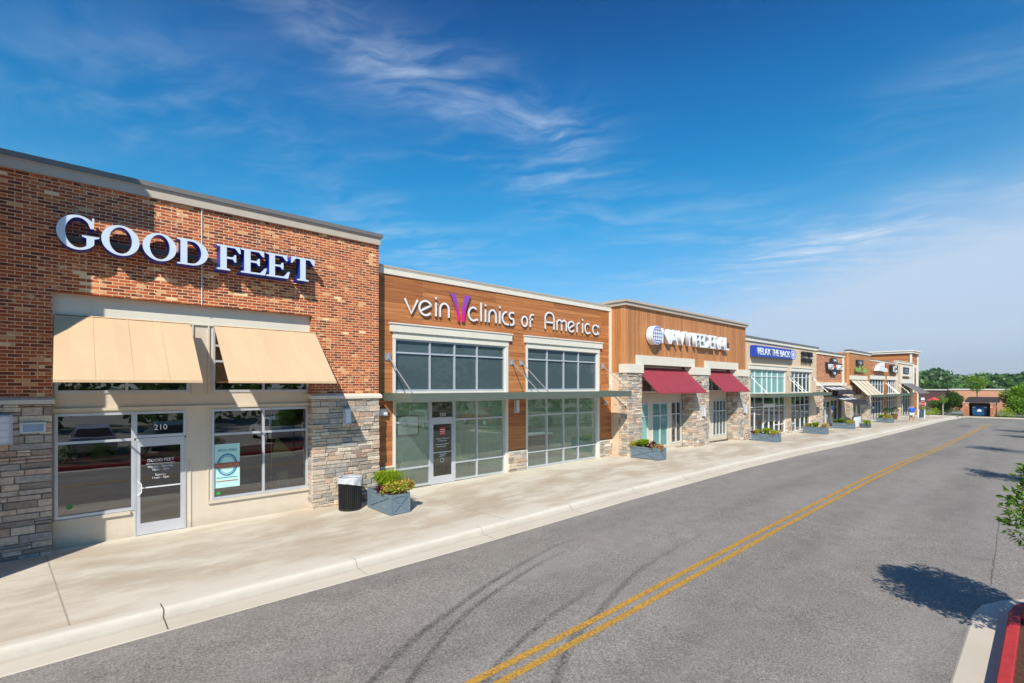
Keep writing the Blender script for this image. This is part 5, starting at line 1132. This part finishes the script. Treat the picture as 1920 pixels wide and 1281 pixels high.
mb = MB(); bl = [(rng.uniform(-30, 90), -42+rng.uniform(-6, 6), rng.uniform(1.5, 6.5), rng.uniform(2.0, 3.6)) for _ in range(70)]; leaf_cloud(mb, 14000, blob_sampler(bl), .9, 0, .2, .7, 91)
tag(mb.build('tree_belt', M['leaf']), 'belt of trees beyond the car park, behind the camera', 'trees', kind='stuff')

# ------------------------------------------------------------ far end of the road
def bedstrip(x0, x1, y0, y1, mat, name, dz):
    mb = MB(); xs = [x0]+[x for x in XS if x0 < x < x1]+[x1]; v = []
    for x in xs: v += [(x, y0, zg(x)+dz), (x, y1, zg(x)+dz)]
    v += [(x0, y0, zg(x0)-.3), (x0, y1, zg(x0)-.3)]; n = len(xs)
    mb.add(v, [(2*i, 2*i+2, 2*i+3, 2*i+1) for i in range(n-1)]+[(2*n, 0, 1, 2*n+1)]); return tag(mb.build(name, mat), kind='structure')
bedstrip(95, 95.35, -60, 40, M['kerbc'], 'kerb', .0); bedstrip(95.35, 112, -60, 40, M['ground'], 'grass_verge', .004)
bedstrip(112, 300, -90, 60, M['asphalt'], 'far_car_park', -.15)
strip('side_lane', -4.15, 60, -.02, M['kerbc'], x0=90, x1=95)
E1 = thing('dumpster_enclosure', (98.5, -6.0, zg(98)), 'brick and dark roofed shelter round the blue dumpster', 'shelter'); zb = zg(98)-.1
boxpart(E1, 'pillar', M['brick'], 97.4, 98.0, -4.95, -4.4, zb, zb+2.0); boxpart(E1, 'pillar', M['brick'], 97.4, 98.0, -7.75, -7.2, zb, zb+2.0); boxpart(E1, 'pillar_cap', M['lintel'], (97.35, 98.05, -5.0, -4.35, zb+2.0, zb+2.1), (97.35, 98.05, -7.8, -7.15, zb+2.0, zb+2.1))
boxpart(E1, 'back_wall', M['brick'], (101.0, 101.2, -7.6, -4.5, zb, zb+2.2), (98.0, 101.0, -4.7, -4.5, zb, zb+2.0), (98.0, 101.0, -7.7, -7.5, zb, zb+2.0))
mb = MB(); mb.prism([(-8.0, zb+2.12), (-4.6, zb+2.12), (-4.5, zb+2.3), (-4.9, zb+2.85), (-7.7, zb+2.85), (-8.05, zb+2.3)], 97.3, 101.3, plane='yz'); mb.build('roof', plain('dark_roof', (.05, .035, .04), .7), E1)
boxpart(E1, 'beam', M['lintel'], 97.45, 97.6, -7.7, -4.6, zb+2.02, zb+2.12)
D = thing('dumpster', (98.9, -6.0, zb+.1), 'navy dumpster with white recycling mark inside the brick shelter', 'dumpster')
mb = MB(); mb.prism([(-6.75, zb+.2), (-5.35, zb+.2), (-5.2, zb+1.55), (-6.9, zb+1.55)], 98.1, 99.6, plane='yz'); mb.build('bin', plain('navy_steel', (.012, .07, .19), .5), D)
mb = MB(); mb.prism([(-6.9, zb+1.55), (-5.2, zb+1.55), (-5.25, zb+1.75), (-6.85, zb+1.75)], 98.5, 99.6, plane='yz'); mb.build('lid', M['black'], D)
mb = MB(); mb.prism([(-6.25, zb+.75), (-5.8, zb+.75), (-5.8, zb+.95), (-6.02, zb+1.15), (-6.25, zb+.95)], 98.07, 98.1, plane='yz'); mb.build('recycling_mark', M['white'], D)
mb = MB(); mb.box(98.06, 98.1, -5.6, -5.3, zb+1.3, zb+1.42); mb.box(98.06, 98.1, -6.8, -6.5, zb+1.3, zb+1.42); mb.build('label', M['white'], D)
def shrubs(lst):
    for i, (X, Y, rx, h, mat, n, ls, lb) in enumerate(lst): bush('shrub', (X, Y, zg(X)), rx, rx, h, M[mat], lb, 'shrubs at the end of the road', n, ls, 100+i, nb=14)
shrubs([(98.5, -3.0, 1.4, 3.9, 'leaf', 4200, .24, 'tall green shrub left of the brick dumpster shelter'), (99.5, -1.6, 1.2, 2.4, 'leaf_mid', 2800, .24, 'dark shrub between pale-trunk sapling and tall shrub'), (97.2, -1.2, .8, .9, 'leaf_lime', 500, .14, 'low yellow-green bush round the sapling foot'),
        (99.5, -10.2, 2.0, 4.8, 'leaf_bright', 8000, .30, 'big bright green shrub right of the dumpster shelter'), (98.5, -13.2, 2.1, 4.9, 'leaf_bright', 7000, .30, 'big bright shrub running off the right edge'), (97.0, -8.8, 1.0, 1.2, 'leaf_lime', 800, .14, 'low lime bush in front of the big bright shrub'),
        (97.0, -11.2, 1.2, 1.0, 'leaf_bright', 700, .14, 'low hedge bush at the foot of the big bright shrub'), (104, 1.5, 1.6, 1.6, 'leaf_bright', 900, .2, 'bush behind the stop sign'), (112, 3.0, 1.6, 1.8, 'flower_gold', 500, .2, 'orange flowering bush left of the red parasol'),
        (96.8, -16, 1.6, 2.2, 'leaf', 900, .2, 'shrub off the right edge at the end of the road'), (90.5, -1.5, .5, .7, 'leaf_lime', 300, .12, 'small bush at the tower corner')])
tree('sapling', (97.4, -2.1, zg(97)), 2.8, .6, 2.45, .6, M['leaf_bright'], 'sapling with pale straight trunk at the road end', None, 700, .13, 12, 60, .07, .2, 'pale_bark')
tree('slender_tree', (106, -5.2, zg(106)), 6, 1.6, 5.2, 1.2, M['leaf_bright'], 'slender tree rising behind the dumpster shelter', None, 1500, .22, 18, 61, .07, .3)
tree('broad_tree', (116, 7.5, zg(116)), 6, 1.5, 2.4, 1.2, M['leaf'], 'bushy tree behind the sapling at the road end', None, 1200, .24, 16, 62, .08, .3)
# stop sign
S_ = thing('stop_sign', (96.5, .1, zg(96)), 'red octagonal STOP sign on a thin post at the tower corner', 'sign'); zc = zg(96)+1.62
mb = MB(); mb.tube((96.53, .1, zg(96)-.1), (96.53, .1, zc+.95), .03, n=8); mb.build('post', M['steel'], S_)
oc = lambda r: [(.1+r*math.cos(R(22.5+45*k)), zc+r*math.sin(R(22.5+45*k))) for k in range(8)]
mb = MB(); mb.prism(oc(.41), 96.46, 96.49, plane='yz'); mb.build('border', M['white'], S_); mb = MB(); mb.prism(oc(.37), 96.44, 96.462, plane='yz'); mb.build('face', M['red'], S_)
cu = bpy.data.curves.new('t', 'FONT'); cu.body = 'STOP'; cu.size = .34; cu.extrude = .005; me = curve_mesh(cu); w_ = max(v.co.x for v in me.vertices)
for v in me.vertices: a, b_, c_ = v.co; v.co = (96.43-c_-96.5, (w_/2-a), zc-.12+b_-zg(96)); 
me.materials.append(M['white']); ob = bpy.data.objects.new('lettering', me); COL.objects.link(ob); ob.parent = S_; base[ob] = Vector((96.5, .1, zg(96)))
boxpart(S_, 'name_plate', M['white'], 96.46, 96.49, -.12, .32, zc+.55, zc+.95)
# street lamp
Lm = thing('street_lamp', (146, 2.6, zg(146)), 'tall dark street lamp with curved arm above the far trees', 'street lamp'); mb = MB(); mb.tube((146, 2.6, -3), (146, 2.6, 5.3), .11, .07, 10); mb.build('pole', M['black'], Lm)
mb = MB(); mb.path([(146, 2.6, 5.2), (145.4, 3.1, 5.9), (144.9, 3.7, 6.3), (144.5, 4.3, 6.45)], .045); mb.build('arm', M['black'], Lm); mb = MB(); mb.prism([(4.2, 6.38), (5.0, 6.42), (5.0, 6.5), (4.2, 6.55)], 144.2, 144.6, plane='yz'); mb.build('head', M['coping_grey'], Lm)
# red parasol
Pa = thing('patio_parasol', (117.7, 1.4, zg(117)), 'red patio parasol beyond the stop sign', 'parasol'); mb = MB(); n = 8; v = [(117.7, 1.4, 1.25)]+[(117.7+1.25*math.cos(2*math.pi*k/n), 1.4+1.25*math.sin(2*math.pi*k/n), .62) for k in range(n)]; mb.add(v, [(0, k+1, (k+1) % n+1) for k in range(n)]); mb.build('canopy', plain('red_canvas', (.65, .06, .07), .8), Pa)
mb = MB(); mb.tube((117.7, 1.4, -1.7), (117.7, 1.4, 1.25), .03); mb.build('pole', M['steel'], Pa)
# low building beyond
b10 = thing('low_building', (185, 0, -3.4), 'long low flat-roofed building with orange wall, beyond the shrubs', 'building')
boxpart(b10, 'wall', M['salmon'], 180, 181, -14, 5.6, -4, 2.2); boxpart(b10, 'shaded_wall', plain('shaded_brick', (.10, .045, .045), .8), 181.2, 182, 5.6, 22, -4, 2.1)  # left stretch turned from the sun: its shade is put into the brick colour
boxpart(b10, 'roof', M['coping_grey'], 181.0, 205, -14, 22, 1.9, 2.0); boxpart(b10, 'coping', M['trim'], (179.8, 180.6, -14.2, 5.8, 2.2, 2.5), (180.9, 181.8, 5.8, 22, 2.1, 2.35))
b11 = thing('white_building', (420, -18, 0), 'tiny pale building on the wooded ridge at the right edge', 'building'); boxpart(b11, 'wall', M['white'], 415, 430, -30, -12, -5, 9.5)
# storage tank top
# wooded ridge and far hills
def ridge(name, label, dist, zbase, hfun, n, rr, leaf, mat, seed, a0=-22, a1=30, depth=90):
    r = np.random.default_rng(seed); vs_ = []; fs = []
    for i in range(n):
        a = R(r.uniform(a0, a1)); d = dist+r.uniform(0, depth); X = d*math.cos(a); Y = -13.1+d*math.sin(a); top = hfun(math.degrees(a))+r.uniform(-1.8, 1.0); rad = rr*r.uniform(.6, 1.3)
        for _ in range(leaf):
            q = r.normal(0, 1, 3); q /= np.linalg.norm(q); q[2] = abs(q[2])*1.0-.35; p = np.array([X, Y, top-rad])+q*rad*r.uniform(.8, 1.05); s = rad*r.uniform(.14, .30)
            u = r.normal(0, 1, 3); u /= np.linalg.norm(u); w = np.cross(u, q); w /= np.linalg.norm(w)+1e-9; k = len(vs_); vs_ += [p-u*s, p+w*s*.8, p+u*s, p-w*s*.8]; fs.append((k, k+1, k+2, k+3))
    mb = MB(); mb.v = [tuple(p) for p in vs_]; mb.f = fs; mb.mi = [0]*len(fs)
    # a solid bank under the crowns
    N = 60; v = []
    for i in range(N+1):
        a = R(a0+(a1-a0)*i/N); 
        for d, hh in ((dist-8, zbase), (dist+depth*.3, hfun(math.degrees(a))-rr*1.5), (dist+depth, hfun(math.degrees(a))-rr*1.1)): v.append((d*math.cos(a), -13.1+d*math.sin(a), hh))
    mb.add(v, [(i*3+j, (i+1)*3+j, (i+1)*3+j+1, i*3+j+1) for i in range(N) for j in range(2)])
    tag(mb.build(name, mat), label, 'trees', kind='stuff')
ridge('far_wood', 'dense green wood on the rise beyond the low building', 230, -5, lambda a: 7.0+1.1*math.sin(a*.9)+.8*math.sin(a*2.3+1), 330, 3.6, 90, M['far_leaf'], 301, depth=60)
ridge('farther_wood', 'darker wooded ridge behind the nearer wood', 420, -6, lambda a: 14.0+1.8*math.sin(a*.7+2)+1.0*math.sin(a*2.1), 330, 6.0, 70, M['far_leaf'], 302, depth=110)
mb = MB(); N = 90; v = []
for i in range(N+1):
    a = R(-35+80*i/N); hh = 22+6*math.sin(i*.31)+5*math.sin(i*.83+1)
    for d, h_ in ((1300, -6), (1500, hh*.8), (1700, hh)): v.append((d*math.cos(a), d*math.sin(a), h_))
mb.add(v, [(i*3+j, (i+1)*3+j, (i+1)*3+j+1, i*3+j+1) for i in range(N) for j in range(2)]); tag(mb.build('hills', M['ground_wood'] if 'ground_wood' in M else plain('wooded_hill', (.035, .085, .03), .95, var=.6, scale=.03)), kind='structure')
mb = MB(); mb.lathe([(0, -2.2), (.42, -2.2)], (0, 0, 2.2), 24); mb.v = [(v[0]+64.4, v[1]-7.45, zg(64.4)-.144) for v in mb.v]; tag(mb.build('manhole_cover', M['black']), kind='structure')

# ------------------------------------------------------------ people and chairs near the end of the sidewalk
def skin_body(name, joints, edges, parent, mats, loc, root=0):
    me = bpy.data.meshes.new(name); me.from_pydata([(j[0], j[1], j[2]) for j in joints], edges, []); o = bpy.data.objects.new(name, me); COL.objects.link(o); o.parent = parent; base[o] = Vector(loc)
    md = o.modifiers.new('skin', 'SKIN'); md.use_smooth_shade = True
    for i, j in enumerate(joints): sv = me.skin_vertices[0].data[i]; sv.radius = (j[3], j[4] if len(j) > 4 else j[3]); sv.use_root = (i == root)
    s = o.modifiers.new('sub', 'SUBSURF'); s.levels = 1; s.render_levels = 1
    for m in mats: me.materials.append(m)
    return o
SKIN = plain('skin', (.50, .27, .18), .6); HAIR = plain('hair', (.09, .05, .03), .8)
def person(loc, yaw, shirt, legs, label, raise_arm=True, k=1.0, shorts=True):
    p = thing('person', loc, label, 'person'); p.rotation_euler[2] = yaw; p.scale = (k, k, k)
    # local frame: faces -Y
    J = [(0, 0, .95, .15, .11), (0, 0, 1.15, .135, .10), (0, -.01, 1.38, .16, .105), (0, 0, 1.50, .06), (0, -.015, 1.60, .085, .095), (0, -.015, 1.70, .08, .09),
         (.10, 0, .88, .085), (.11, -.10, .50, .062), (.11, -.06, .10, .042), (.11, -.19, .05, .04, .035), (-.10, 0, .88, .085), (-.10, .10, .50, .062), (-.10, .20, .13, .042), (-.10, .10, .06, .04, .035),
         (.19, 0, 1.42, .055), (.27, .05, 1.17, .043), (.29, -.03, .93, .034), (.29, -.06, .84, .03), (-.19, 0, 1.42, .055), (-.36, -.06, 1.32, .043), (-.20, -.14, 1.55, .032), (-.13, -.14, 1.63, .03)]
    if not raise_arm: J[19] = (-.27, .03, 1.17, .043); J[20] = (-.29, -.05, .93, .034); J[21] = (-.29, -.08, .84, .03)
    Ed = [(0, 1), (1, 2), (2, 3), (3, 4), (4, 5), (0, 6), (6, 7), (7, 8), (8, 9), (0, 10), (10, 11), (11, 12), (12, 13), (2, 14), (14, 15), (15, 16), (16, 17), (2, 18), (18, 19), (19, 20), (20, 21)]
    skin_body('body', J, Ed, p, [SKIN], loc)
    JS = [(0, 0, .90, .22, .17), (0, 0, 1.15, .215, .17), (0, -.01, 1.38, .23, .17), (.21, 0, 1.40, .11), (.28, .035, 1.18, .09), (-.21, 0, 1.40, .11), ((-.33, -.045, 1.34, .09) if raise_arm else (-.28, .02, 1.18, .09))]
    skin_body('shirt', JS, [(0, 1), (1, 2), (2, 3), (3, 4), (2, 5), (5, 6)], p, [shirt], loc)
    z1 = .55 if shorts else .12
    JL = [(0, 0, .90, .20, .16), (.10, -.01, .85, .10), (.115, -.09 if shorts else -.06, z1, .09 if shorts else .065), (-.10, .01, .85, .10), (-.105, .08 if shorts else .18, z1, .09 if shorts else .065)]
    skin_body('shorts' if shorts else 'trousers', JL, [(0, 1), (1, 2), (0, 3), (3, 4)], p, [legs], loc)
    skin_body('hair', [(0, .01, 1.66, .085, .09), (0, .02, 1.73, .075, .08)], [(0, 1)], p, [HAIR], loc)
    mb = MB(); lc = Vector(loc)
    for s in (-1, 1): mb.tube(lc+Vector((s*.03, -.105, 1.66)), lc+Vector((s*.03, -.112, 1.66)), .010, n=8)
    mb.tube(lc+Vector((0, -.10, 1.645)), lc+Vector((0, -.13, 1.615)), .010, .014, 8); mb.build('face', HAIR, p)
    return p
person((65.0, -3.3, zg(65)), R(-62), plain('blue_shirt', (.01, .12, .62), .8), plain('white_shorts', (.70, .70, .70), .8), 'person in bright blue shirt and white shorts, one hand raised to the head', True, 1.02)
person((74.6, -2.0, zg(74)), R(-50), plain('dark_maroon_top', (.12, .03, .04), .8), plain('dark_trousers', (.03, .03, .04), .8), 'person in dark maroon top and dark trousers beyond the blue shirt', False, .9, False)
ch = thing('sandwich_board', (77.0, -2.4, zg(77)), 'white-edged dark sandwich board on the far sidewalk', 'board'); zc = zg(77)
for s in (-1, 1):
    mb = MB()
    for yy in (-2.75, -2.2): mb.bar((77+s*.35, yy, zc), (77, yy, zc+1.1), .06, .06)
    mb.build('frame', M['white'], ch); mb = MB(); mb.add([(77+s*.32, -2.73, zc+.1), (77+s*.32, -2.22, zc+.1), (77+s*.02, -2.22, zc+1.05), (77+s*.02, -2.73, zc+1.05)], [(0, 1, 2, 3)]); mb.build('panel', plain('dark_teal_board', (.03, .08, .09), .6), ch)

# ------------------------------------------------------------ haze: thin even air over the whole place
mb = MB(); mb.box(-3300, 3300, -3300, 3300, -9, 140); hz = mb.build('haze', []); hz.data.materials.clear()
hm = bpy.data.materials.new('thin_haze'); hm.use_nodes = True; t = NT(hm.node_tree); t.n.clear(); o_ = t.new('ShaderNodeOutputMaterial')
pv = t.new('ShaderNodeVolumePrincipled'); pv.inputs['Color'].default_value = (.84, .90, .97, 1); pv.inputs['Density'].default_value = .00020; pv.inputs['Anisotropy'].default_value = .2
t.lk(pv.outputs[0], o_.inputs['Volume']); hz.data.materials.append(hm); tag(hz, 'thin pale haze over the distant woods', 'haze', kind='stuff')
